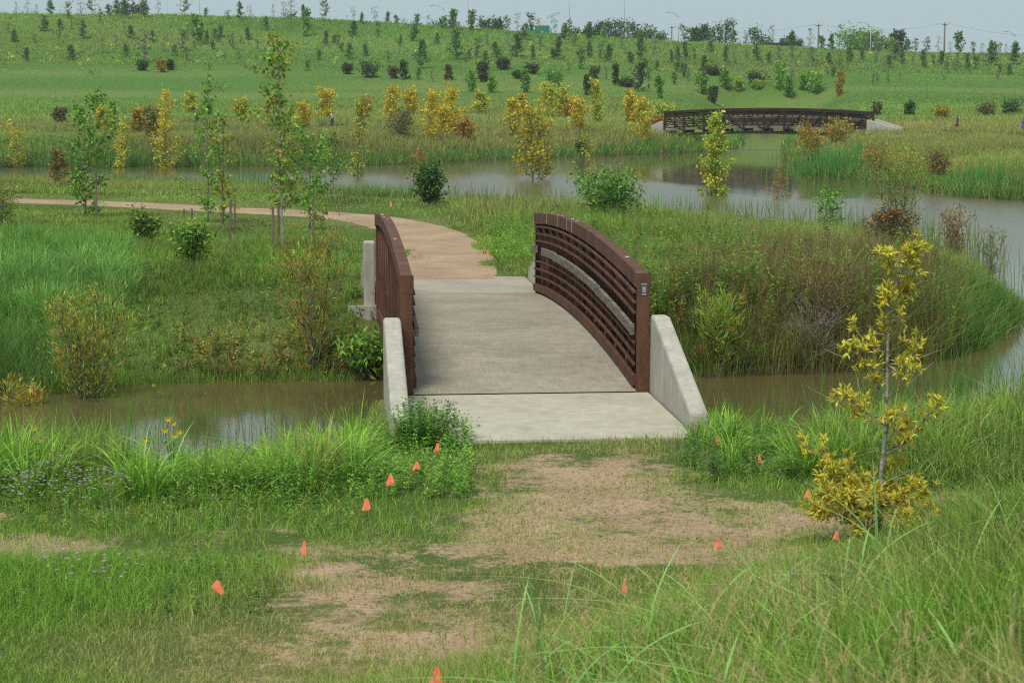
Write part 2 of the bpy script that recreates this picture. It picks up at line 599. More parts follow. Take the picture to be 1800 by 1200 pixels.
class MB:
    def __init__(self):
        self.v, self.f = [], []

    def box(self, c, s, rot=None):
        cx, cy, cz = c
        hx, hy, hz = s[0] / 2, s[1] / 2, s[2] / 2
        b0 = len(self.v)
        for dx in (-1, 1):
            for dy in (-1, 1):
                for dz in (-1, 1):
                    p = Vector((dx * hx, dy * hy, dz * hz))
                    if rot is not None:
                        p = rot @ p
                    self.v.append((cx + p.x, cy + p.y, cz + p.z))
        for q in ((0, 1, 3, 2), (4, 6, 7, 5), (0, 4, 5, 1), (2, 3, 7, 6), (0, 2, 6, 4), (1, 5, 7, 3)):
            self.f.append(tuple(b0 + i for i in q))

    def beam(self, a, b_, wd, ht, up=(0, 0, 1)):
        """rectangular bar from a to b"""
        a, b_ = Vector(a), Vector(b_)
        d = b_ - a
        x = d.normalized()
        u = Vector(up)
        s = x.cross(u)
        if s.length < 1e-5:
            s = x.cross(Vector((1, 0, 0)))
        s.normalize()
        u = s.cross(x)
        b0 = len(self.v)
        for p in (a, b_):
            for i, j in ((-1, -1), (1, -1), (1, 1), (-1, 1)):
                self.v.append(tuple(p + s * (wd / 2 * i) + u * (ht / 2 * j)))
        for q in ((0, 1, 2, 3), (7, 6, 5, 4), (0, 4, 5, 1), (1, 5, 6, 2), (2, 6, 7, 3), (3, 7, 4, 0)):
            self.f.append(tuple(b0 + i for i in q))

    def strip(self, pts, wd, ht, side):
        """bar of rectangular section swept along pts; side = horizontal width direction"""
        b0 = len(self.v)
        s = Vector(side).normalized()
        for p in pts:
            p = Vector(p)
            for i, j in ((-1, -1), (1, -1), (1, 1), (-1, 1)):
                self.v.append(tuple(p + s * (wd / 2 * i) + Vector((0, 0, ht / 2 * j))))
        n_ = len(pts)
        for k in range(n_ - 1):
            o = b0 + 4 * k
            for i in range(4):
                j = (i + 1) % 4
                self.f.append((o + i, o + j, o + 4 + j, o + 4 + i))
        self.f.append((b0, b0 + 1, b0 + 2, b0 + 3))
        o = b0 + 4 * (n_ - 1)
        self.f.append((o + 3, o + 2, o + 1, o))

    def tube(self, pts, rad, n_=6):
        b0 = len(self.v)
        m_ = len(pts)
        px_ = None
        for k in range(m_):
            p = Vector(pts[k])
            if k == 0:
                d = Vector(pts[1]) - p
            elif k == m_ - 1:
                d = p - Vector(pts[k - 1])
            else:
                d = Vector(pts[k + 1]) - Vector(pts[k - 1])
            d.normalize()
            if px_ is None:
                px_ = d.orthogonal().normalized()
            else:
                px_ = (px_ - d * px_.dot(d)).normalized()
            q = d.cross(px_)
            for i in range(n_):
                a = 2 * math.pi * i / n_
                self.v.append(tuple(p + (px_ * math.cos(a) + q * math.sin(a)) * rad[k]))
        for k in range(m_ - 1):
            for i in range(n_):
                j = (i + 1) % n_
                self.f.append((b0 + k * n_ + i, b0 + k * n_ + j, b0 + (k + 1) * n_ + j, b0 + (k + 1) * n_ + i))
        self.f.append(tuple(b0 + i for i in reversed(range(n_))))
        self.f.append(tuple(b0 + (m_ - 1) * n_ + i for i in range(n_)))

    def prism(self, prof, a, b_):
        """extrude a profile of 3D points by vector (b_-a)"""
        d = Vector(b_) - Vector(a)
        b0 = len(self.v)
        n_ = len(prof)
        for p in prof:
            self.v.append(tuple(p))
        for p in prof:
            self.v.append(tuple(Vector(p) + d))
        self.f.append(tuple(b0 + i for i in reversed(range(n_))))
        self.f.append(tuple(b0 + n_ + i for i in range(n_)))
        for i in range(n_):
            j = (i + 1) % n_
            self.f.append((b0 + i, b0 + j, b0 + n_ + j, b0 + n_ + i))

    def mesh(self, name, smooth=False):
        me = bpy.data.meshes.new(name)
        me.from_pydata(self.v, [], self.f)
        me.update()
        if smooth:
            me.shade_smooth()
        return me

    def build(self, name, m, parent=None, smooth=False, bevel=0.0):
        return part(name, self.mesh(name, smooth), m, parent, bevel)


def part(name, me, m, parent=None, bevel=0.0):
    o = bpy.data.objects.new(name, me)
    COL.objects.link(o)
    if m and not me.materials:
        me.materials.append(m)
    if parent:
        o.parent = parent
    if bevel:
        bv = o.modifiers.new('bevel', 'BEVEL')
        bv.width = bevel
        bv.segments = 2
        bv.limit_method = 'ANGLE'
    return o


def tag(o, label=None, cat=None, group=None, kind=None):
    if label:
        o['label'] = label
    if cat:
        o['category'] = cat
    if group:
        o['group'] = group
    if kind:
        o['kind'] = kind
    return o


def thing(name, label, cat, loc=(0, 0, 0), rz=0.0, group=None):
    o = bpy.data.objects.new(name, None)
    o.empty_display_size = 0.2
    COL.objects.link(o)
    o.location = loc
    o.rotation_euler = (0, 0, rz)
    return tag(o, label, cat, group)


def copy_tree(o, parent=None):
    c = o.copy()
    COL.objects.link(c)
    if parent:
        c.parent = parent
    for ch in list(o.children):
        copy_tree(ch, c)
    return c


def np_mesh(name, V_, faces, cols=None, gain=GAIN):
    """V_: (N,3); faces: list of (array of shape (F,k)); cols (N,3)"""
    me = bpy.data.meshes.new(name)
    me.vertices.add(len(V_))
    me.vertices.foreach_set('co', np.ascontiguousarray(V_, np.float32).ravel())
    idx = np.concatenate([f.ravel() for f in faces]).astype(np.int32)
    tot = np.concatenate([np.full(len(f), f.shape[1], np.int32) for f in faces])
    st = np.concatenate([[0], np.cumsum(tot)[:-1]]).astype(np.int32)
    me.loops.add(len(idx))
    me.loops.foreach_set('vertex_index', idx)
    me.polygons.add(len(tot))
    me.polygons.foreach_set('loop_start', st)
    me.update(calc_edges=True)
    if cols is not None:
        ca = me.color_attributes.new('Col', 'FLOAT_COLOR', 'POINT')
        c = np.ones((len(V_), 4), np.float32)
        c[:, :cols.shape[1]] = cols
        if gain != 1:
            c[:, :3] = np.minimum(c[:, :3] * gain, 0.75)
        ca.data.foreach_set('color', c.ravel())
    return me


# ------------------------------------------------------------------ the ground sheet
def poly(*pts, z=0.0):
    return np.array([at(x, y, z) for x, y in pts])


PATH_PX = [(783, 481), (790, 455), (772, 428), (728, 403), (660, 387), (580, 379), (480, 374), (380, 369), (250, 362), (120, 357), (0, 353), (-200, 349)]
BARE = [  # outline, strength, softness in metres
    (poly((860, 800), (1170, 790), (1215, 850), (1330, 885), (1470, 915), (1440, 950), (1240, 985), (1000, 1000), (760, 1000), (560, 1005),
          (440, 985), (520, 958), (740, 945), (830, 900), (850, 850)), 0.50, 1.0),
    (poly((690, 1085), (830, 1072), (930, 1080), (940, 1125), (800, 1130), (700, 1115)), 0.40, 0.6),
    (poly((300, 1190), (420, 1140), (600, 1125), (660, 1140), (520, 1175), (430, 1225), (250, 1240)), 0.40, 0.6),
    (poly((560, 1015), (720, 1018), (700, 1040), (580, 1040)), 0.30, 0.4),
    (poly((-300, 955), (150, 950), (420, 955), (420, 990), (100, 990), (-300, 1000)), 0.25, 0.5),
    (poly((860, 815), (1150, 800), (1240, 870), (1180, 930), (900, 930)), 0.60, 0.8),
    (poly((520, 1050), (860, 1010), (980, 1060), (900, 1200), (560, 1230), (300, 1250), (280, 1170)), 0.38, 0.9),
]


def bare_of(x, y):
    o = np.zeros(x.shape)
    m = (y > 8) & (y < 24)
    if m.any():
        for P, s, soft in BARE:
            o[m] = np.maximum(o[m], s * sstep(-soft, soft, poly_sd(x[m], y[m], P)))
    return o


def build_ground():
    rr = np.concatenate([np.geomspace(2.0, 12, 60, endpoint=False), np.geomspace(12, 48, 210, endpoint=False),
                         np.geomspace(48, 340, 330, endpoint=False), np.geomspace(340, 720, 24)])
    aa = np.radians(np.linspace(-34, 34, 430))
    rr, aa = rr + 0.0, aa
    Rg, Ag = np.meshgrid(rr, aa, indexing='ij')
    X = Rg * np.tan(Ag)
    Y = Rg - 4.0
    x, y = X.ravel(), Y.ravel()
    z = height(x, y)
    nr, na = Rg.shape
    i = np.arange(nr - 1)[:, None] * na + np.arange(na - 1)[None, :]
    F = np.stack([i, i + 1, i + na + 1, i + na], -1).reshape(-1, 4)
    g = fbm(x * 0.25, y * 0.25, 33, 4)
    c1, c2 = np.array([0.060, 0.095, 0.022]), np.array([0.115, 0.130, 0.042])
    c = c1 + (c2 - c1) * sstep(0.35, 0.65, g)[:, None]
    far = sstep(150, 215, y)[:, None]
    cf = np.array([0.070, 0.150, 0.028]) + (np.array([0.120, 0.180, 0.045]) - np.array([0.070, 0.150, 0.028])) * sstep(0.35, 0.68, fbm(x * 0.022, y * 0.12, 44, 5))[:, None]
    cf = cf * 0.86
    c = c * (1 - far) + cf * far
    s = np.full(x.shape, -9.0)
    mm = (y > 18) & (y < 260)
    s[mm] = pond_sd(x[mm], y[mm])
    mud = sstep(-0.9, 0.0, s)[:, None]
    c = c * (1 - mud) + np.array([0.055, 0.045, 0.028]) * mud
    br = bare_of(x, y)
    near = (y > 8) & (y < 23) & (berm_t(x, y) < 1)
    br = br + np.where(near, 0.10 + 0.42 * sstep(0.52, 0.74, fbm(x * 0.8, y * 1.3, 35, 4)), 0)
    rgba = np.concatenate([c, br[:, None]], 1)
    me = np_mesh('ground', np.stack([x, y, z], 1), [F], rgba, 1.25)
    me.shade_smooth()
    o = part('ground', me, M['ground'])
    tag(o, kind='structure')


build_ground()

# water sheet
wv = MB()
wv.v = [(-420, 18, WZ), (420, 18, WZ), (420, 262, WZ), (-420, 262, WZ)]
wv.f = [(0, 1, 2, 3)]
tag(wv.build('water', M['water']), kind='structure')

# crushed granite path on the far side
pc = np.array([gnd(x, y)[:2] for x, y in PATH_PX])
tt = np.linspace(0, len(pc) - 1, 160)


def crom(P, t):
    i = int(min(max(math.floor(t), 0), len(P) - 2))
    f = t - i
    p0, p1, p2, p3 = P[max(i - 1, 0)], P[i], P[i + 1], P[min(i + 2, len(P) - 1)]
    return 0.5 * ((2 * p1) + (-p0 + p2) * f + (2 * p0 - 5 * p1 + 4 * p2 - p3) * f * f + (-p0 + 3 * p1 - 3 * p2 + p3) * f ** 3)


PATHC = np.array([crom(pc, t) for t in tt])
# the path leaves square to the far slab, then bends left
end = P0 + U * (LB + 2.6)
PATHC = np.concatenate([[end + U * k for k in np.linspace(0, 1.2, 4)], PATHC[8:]])
PATH_HW = 1.1
tan_ = np.gradient(PATHC, axis=0)
tan_ /= np.linalg.norm(tan_, axis=1)[:, None]
nor_ = np.stack([-tan_[:, 1], tan_[:, 0]], 1)
NX = 9
cols_ = []
for j in range(NX):
    e = -1 + 2 * j / (NX - 1)
    jit = (vnoise(np.arange(len(PATHC)) * 0.6, np.full(len(PATHC), e * 9.1), 3) - 0.5) * (0.3 if j in (0, NX - 1) else 0)
    cols_.append(PATHC + nor_ * (e * (PATH_HW + jit))[:, None])
G = np.stack(cols_, 1)
gx, gy = G[..., 0].ravel(), G[..., 1].ravel()
gz = height(gx, gy) + 0.022
gz = gz.reshape(-1, NX)
gz[:, 0] -= .06
gz[:, -1] -= .06
gz = gz.ravel()
ii = np.arange(len(PATHC) - 1)[:, None] * NX + np.arange(NX - 1)[None, :]
me = np_mesh('path', np.stack([gx, gy, gz], 1), [np.stack([ii, ii + 1, ii + NX + 1, ii + NX], -1).reshape(-1, 4)])
me.shade_smooth()
tag(part('path', me, M['granite']), kind='structure')


def path_dist(x, y):
    b_ = np.full(x.shape, 1e9)
    for k in range(0, len(PATHC) - 1, 2):
        b_ = np.minimum(b_, (x - PATHC[k, 0]) ** 2 + (y - PATHC[k, 1]) ** 2)
    return np.sqrt(b_)


# ------------------------------------------------------------------ footbridges
BROT = math.atan2(U[1], U[0]) - math.pi / 2      # local +Y runs along the span


def arch(y, Lb, cam_):
    return cam_ * (1 - (2 * y / Lb - 1) ** 2)


def footbridge(label, loc, rz, Lb, hw, camb, npan, mats, fine=True):
    st, dk, wd = mats
    t = thing('footbridge', label, 'footbridge', loc, rz)
    N = 36
    ys = [Lb * k / N for k in range(N + 1)]
    # deck
    d = MB()
    d.strip([(0, y, arch(y, Lb, camb) - 0.08) for y in ys], 2 * hw - 0.16, 0.16, (1, 0, 0))
    d.build('deck', dk, t)
    for y in (-0.008,):
        e = MB()
        e.box((0, y, -0.07), (2 * hw - 0.18, 0.014, 0.138))
        e.build('deck_edge_plate', M['screen'], t)
    # floor beams under the deck
    fb = MB()
    for k in range(npan + 1):
        y = Lb * k / npan
        y = min(max(y, 0.12), Lb - 0.12)
        fb.box((0, y, arch(y, Lb, camb) - 0.27), (2 * hw - 0.14, 0.1, 0.2))
    fb.build('floor_beam', st, t)
    for s in (-1, 1):
        c = MB()
        c.strip([(s * hw, y, RAIL_H - 0.095 + arch(y, Lb, camb)) for y in ys], 0.14, 0.19, (1, 0, 0))
        tr = c.build('railing', st, t, bevel=0.012 if fine else 0)
        for y in (0.07, Lb - 0.07):
            r = MB()
            r.box((s * hw, y, (RAIL_H - 0.185 - 0.45) / 2), (0.135, 0.135, RAIL_H - 0.185 + 0.45))
            r.build('end_post', st, tr, bevel=0.006 if fine else 0)
        c = MB()
        c.strip([(s * hw, y, (-0.34 if fine else -0.50) + arch(y, Lb, camb)) for y in [0.14 + (Lb - 0.28) * k / N for k in range(N + 1)]], 0.13, 0.16, (1, 0, 0))
        c.build('bottom_chord', st, tr)
        for k in range(1, npan):
            y = Lb * k / npan
            z = arch(y, Lb, camb)
            c = MB()
            c.beam((s * hw, y, z - (0.26 if fine else 0.42)), (s * hw, y, z + RAIL_H - 0.19), (0.09 if s > 0 else 0.10) if fine else 0.13, 0.075 if fine else 0.13, (1, 0, 0))
            c.build('vertical', st, tr)
        for k in range(npan):
            y0, y1 = Lb * k / npan, Lb * (k + 1) / npan
            a, b_ = (y0, y1) if k < npan / 2 else (y1, y0)
            c = MB()
            sg = 1 if b_ > a else -1
            c.beam((s * hw, a + 0.05 * sg, arch(a, Lb, camb) + RAIL_H - 0.2), (s * hw, b_ - 0.05 * sg, arch(b_, Lb, camb) - 0.25), 0.06 if fine else 0.10, 0.06 if fine else 0.10, (1, 0, 0))
            c.build('diagonal', st, tr)
        if fine:
            # black backing screens between the verticals
            for k in range(npan):
                y0, y1 = Lb * k / npan + 0.10, Lb * (k + 1) / npan - 0.055
                c = MB()
                P = []
                for q in range(5):
                    y = y0 + (y1 - y0) * q / 4
                    P.append((s * hw + (0.028 if s > 0 else 0.030), y, arch(y, Lb, camb)))
                b0 = [(p_[0], p_[1], p_[2] + 0.17) for p_ in P] + [(p_[0], p_[1], p_[2] + RAIL_H - 0.20) for p_ in reversed(P)]
                c.prism(b0, (0, 0, 0), (0.008 * s, 0, 0))
                c.build('screen_panel', M['screen'], tr)
        # safety rails on the inner side: thin angle bars
        xi = s * (hw - 0.068 - 0.022)
        for zz in (0.29, 0.42, 0.55, 0.90, 1.02, 1.14):
            c = MB()
            c.strip([(xi, y, zz + arch(y, Lb, camb)) for y in [0.14 + (Lb - 0.28) * k / N for k in range(N + 1)]], 0.03 if fine else 0.04, 0.028 if fine else 0.098, (1, 0, 0))
            c.build('safety_rail', st, tr)
        c = MB()
        c.strip([(xi, y, 0.10 + arch(y, Lb, camb)) for y in [0.14 + (Lb - 0.28) * k / N for k in range(N + 1)]], 0.05, 0.12, (1, 0, 0))
        c.build('toe_rail', st, tr)
        # timber rub rail, in boards; one board is missing near the far end
        xw = s * (hw - 0.068 - 0.03)
        runs = [(0.16, 0.24), (0.242, 0.72), (0.722, 0.86), (0.945, 0.99)] if (fine and s > 0) else [(0.015, 0.3), (0.302, 0.66), (0.662, 0.985)]
        if fine and s > 0:
            runs = [(0.012, 0.27), (0.274, 0.70), (0.702, 0.855), (0.945, 0.992)]
        for q, (a, b_) in enumerate(runs):
            c = MB()
            off = (0.0, 0.012, 0.028, 0.06)[q] if fine else 0
            c.strip([(xw - s * 0.02, y, 0.705 + off + arch(y, Lb, camb)) for y in [Lb * (a + (b_ - a) * k / 10) for k in range(11)]], 0.045, 0.12, (1, 0, 0))
            c.build('rub_rail', wd, tr, bevel=0.006 if fine else 0)
        if fine and s > 0:
            # maker's plate on the near end post: dark plate, pale frame and rows
            c = MB()
            c.box((s * hw, -0.0015, 1.20), (0.085, 0.004, 0.15))
            pl = c.build('name_plate', plain('plate_dark', (0.05, 0.06, 0.065)), tr)
            c = MB()
            for zz, ww in ((1.262, 0.06), (1.252, 0.06), (1.225, 0.04), (1.213, 0.05), (1.20, 0.045), (1.188, 0.05), (1.176, 0.035), (1.164, 0.05), (1.14, 0.05), (1.133, 0.06)):
                c.box((s * hw, -0.0045, zz), (ww, 0.003, 0.005))
            for xx in (-0.03, 0.03):
                c.box((s * hw + xx, -0.0045, 1.257), (0.004, 0.003, 0.016))
            c.build('plate_lines', plain('plate_pale', (0.45, 0.48, 0.48)), pl)
        if fine:
            rg = random.Random(4 + s)
            fr = [0.12, 0.55, 0.60, 0.70, 0.74, 0.84, 0.93] if s > 0 else [0.3, 0.62, 0.7, 0.8, 0.9]
            for f in fr:
                y = Lb * f
                z = RAIL_H + arch(y, Lb, camb)
                c = MB()
                c.box((s * hw + rg.uniform(-.02, .02), y, z + 0.001), (rg.uniform(.015, .05), rg.uniform(.03, .10), 0.004))
                c.build('bird_dropping', M['bird'], tr)
                if s > 0 and rg.random() < .7:
                    c = MB()
                    c.box((s * (hw - 0.0705), y + .02, z - 0.085), (0.003, 0.018, 0.16))
                    c.build('bird_dropping', M['bird'], tr)
    return t


def abutment(label, loc, rz, hw, mats, Lw=2.6, Ls=3.05, hh=0.90, fw=1.1):
    """local +Y points away from the bridge; slab between two sloping wing walls"""
    t = thing('bridge_abutment', label, 'abutment', loc, rz)
    a, wl = mats
    c = MB()
    c.box((0, Ls / 2 + 0.028, -0.110), (2 * hw + 0.10, Ls, 0.20))
    c.build('approach_slab', a, t)
    c = MB()
    c.box((0, 0.14, -1.02), (2 * hw + fw, 0.5, 1.64))
    c.box((0, 0.02, -1.35), (2 * hw + fw + .2, 0.9, 1.0))
    c.build('footing', wl, t)
    for s in (-1, 1):
        c = MB()
        x0, x1 = s * (hw + 0.075), s * (hw + 0.275)
        if s < 0:
            x0, x1 = x1, x0
        lo = -1.3
        P = [(x0, 0.0, lo), (x0, Lw, lo), (x0, Lw, 0.16), (x0, 0.24, hh), (x0, 0.0, hh)]
        c.prism(P, (0, 0, 0), (x1 - x0, 0, 0))
        c.build('wing_wall', wl, t, bevel=0.035)
    return t


near_mats = (M['steel'], M['deckc'], M['wood'])
footbridge('rusty brown arched footbridge with concrete deck crossing the near channel', (P0[0], P0[1], 0), BROT, LB, HW, CAMBER, 12, near_mats)
abutment('pale concrete slab with sloping wing walls at near end of close footbridge', (P0[0], P0[1], 0), BROT + math.pi, HW, (M['apron'], M['wallc']), fw=.3)
PE = P0 + U * LB
abutment('concrete slab and wing walls where the granite path meets the close footbridge', (PE[0], PE[1], 0), BROT, HW, (M['slab2'], M['wallc']))

# far footbridge
TH = R(21)
FL = 15.9
fc = at(1350, 226, 0.5)
fx, fy = np.array([math.cos(TH), -math.sin(TH)]), np.array([math.sin(TH), math.cos(TH)])
FB0 = np.array(fc) - fx * FL / 2            # left end
frot = math.atan2(fx[1], fx[0]) - math.pi / 2
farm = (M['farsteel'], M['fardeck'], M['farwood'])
FZ = 0.42
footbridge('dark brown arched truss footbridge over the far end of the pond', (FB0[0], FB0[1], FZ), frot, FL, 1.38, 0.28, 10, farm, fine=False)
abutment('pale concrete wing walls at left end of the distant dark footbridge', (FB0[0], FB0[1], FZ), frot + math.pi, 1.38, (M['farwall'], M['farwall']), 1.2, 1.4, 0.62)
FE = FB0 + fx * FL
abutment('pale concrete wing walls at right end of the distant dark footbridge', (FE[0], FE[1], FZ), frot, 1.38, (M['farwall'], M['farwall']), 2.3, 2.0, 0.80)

# ------------------------------------------------------------------ grass and weeds (stuff)
C = lambda *a: np.array(a, float)
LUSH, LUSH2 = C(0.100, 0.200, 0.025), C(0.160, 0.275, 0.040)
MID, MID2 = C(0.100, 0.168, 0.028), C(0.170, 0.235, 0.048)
DRY, DRY2 = C(0.20, 0.19, 0.062), C(0.30, 0.26, 0.115)
BROWN, BROWN2 = C(0.105, 0.075, 0.036), C(0.185, 0.125, 0.062)
DEEP, DEEP2 = C(0.040, 0.110, 0.020), C(0.070, 0.170, 0.028)
BLUEG, BLUEG2 = C(0.070, 0.160, 0.028), C(0.130, 0.255, 0.055)

Z_LUSHL = poly((-200, 420), (120, 408), (235, 425), (250, 470), (150, 560), (-200, 590))
Z_BANKL = poly((-300, 905), (-300, 765), (250, 765), (700, 745), (760, 770), (830, 830), (845, 868), (700, 915), (300, 935))
Z_BANKR = poly((1150, 800), (1180, 765), (1300, 745), (1900, 690), (2200, 700), (2200, 900), (1560, 880), (1380, 850), (1230, 835))
Z_STRIP = poly((-300, 1000), (300, 985), (520, 1000), (570, 1040), (420, 1085), (100, 1110), (-300, 1130))
Z_BROWN = poly((1215, 560), (1300, 480), (1480, 470), (1700, 500), (1700, 600), (1600, 640), (1300, 660), (1215, 650), z=-0.4)
Z_TIP = poly((1690, 520), (1740, 480), (1800, 500), (1800, 560), (1740, 610), (1690, 600), z=-0.8)
Z_DUG = poly((300, 580), (350, 578), (380, 592), (330, 600), (290, 595))


FOLK = [(1682, 233), (1801, 239), (348, 216), (584, 224)]
FOLK_XY = [gnd(*q)[:2] for q in FOLK]


def bridge_mask(x, y):
    dx, dy = x - P0[0], y - P0[1]
    a = dx * U[0] + dy * U[1]
    b_ = np.abs(dx * V[0] + dy * V[1])
    on = ((a > -3.02) & (a < LB + 3.02) & (b_ < HW + 0.36)) & ~((a < -2.62) & (b_ > HW + 0.02))
    ex, ey = x - FB0[0], y - FB0[1]
    a2 = ex * fx[0] + ey * fx[1]
    b2 = np.abs(ex * fy[0] + ey * fy[1])
    on = on | ((a > LB - 0.1) & (a < LB + 4.6) & (b_ < 1.15))
    return on | ((a2 > -3.2) & (a2 < FL + 3.5) & (b2 < 1.75))


def blades(pos, h, wdt, lean, la, cb, ct, lev=3, flat=None, droop=0.28):
    """tapering bent strips: pos (N,3), h, wdt, lean (N), la = azimuth of lean"""
    N = len(pos)
    rng = np.random.default_rng(N)
    face = rng.uniform(0, 2 * np.pi, N) if flat is None else flat
    sx, sy = np.cos(face), np.sin(face)
    lx, ly = np.cos(la), np.sin(la)
    V_, Cc = [], []
    for k in range(lev):
        t = k / (lev - 1)
        bend = lean * h * (t ** 1.9)
        zz = h * t * (1 - droop * np.clip(lean, 0, 1.6) * t)
        c = np.stack([pos[:, 0] + lx * bend, pos[:, 1] + ly * bend, pos[:, 2] + zz], 1)
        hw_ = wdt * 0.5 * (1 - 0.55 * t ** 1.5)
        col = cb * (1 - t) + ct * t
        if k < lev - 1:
            o = np.stack([sx * hw_, sy * hw_, np.zeros(N)], 1)
            V_ += [c - o, c + o]
            Cc += [col, col]
        else:
            V_.append(c)
            Cc.append(col)
    nv = 2 * (lev - 1) + 1
    VV = np.stack(V_, 1).reshape(-1, 3)
    CC = np.stack(Cc, 1).reshape(-1, 3)
    b0 = np.arange(N) * nv
    F4 = [np.stack([b0 + 2 * k, b0 + 2 * k + 1, b0 + 2 * k + 3, b0 + 2 * k + 2], 1) for k in range(lev - 2)]
    k = 2 * (lev - 2)
    F3 = np.stack([b0 + k, b0 + k + 1, b0 + k + 2], 1)
    return VV, F4, F3, CC


def merge_blades(name, sets, m, label, cat='grass'):
    Vs, F4s, F3s, Cs, off = [], [], [], [], 0
    for VV, F4, F3, CC in sets:
        Vs.append(VV)
        Cs.append(CC)
        for f in F4:
            F4s.append(f + off)
        F3s.append(F3 + off)
        off += len(VV)
    faces = ([np.concatenate(F4s)] if F4s else []) + [np.concatenate(F3s)]
    me = np_mesh(name, np.concatenate(Vs), faces, np.concatenate(Cs))
    o = part(name, me, m)
    return tag(o, label, cat, kind='stuff')


def scatter(n, d0, d1, seed, pw=1.5, amax=0.30):
    """points in the view fan, thinning out with distance like d^-pw per metre"""
    r = np.random.default_rng(seed)
    u = r.uniform(0, 1, n)
    e = 1 - pw
    d = (d0 ** e + u * (d1 ** e - d0 ** e)) ** (1 / e) if abs(e) > 1e-6 else d0 * (d1 / d0) ** u
    a = r.uniform(-amax, amax, n)
    return a * (d + 2), d, r


def lerp(a, b_, t):
    return a + (b_ - a) * t[:, None]


_SKY_BACK = ([-400, 0, 600, 900, 1100, 1300, 1500, 1600, 1700, 1780, 1900], [324, 324, 336, 339, 350, 366, 386, 404, 446, 512, 560])
_SKY_NEAR = ([-400, 0, 230, 270, 470, 560, 690, 700, 1200, 1235, 1450, 1640, 1800, 2200], [702, 702, 722, 768, 766, 728, 700, 700, 720, 722, 690, 662, 646, 640])


def cap_h(x, y, z, line, r):
    """plants on the banks stop short of the water the photo shows behind them"""
    px_, _ = proj(x, y, z)
    top = CAM_Z - y * (np.interp(px_, *line) - 157) / FPX - z
    k = r.uniform(0.6, 1.15, np.shape(x))
    k = np.where(r.uniform(0, 1, np.shape(x)) < 0.10, k * 1.9, k)      # a ragged outline: some stems stand clear of the rest
    return np.maximum(0.07, top) * k


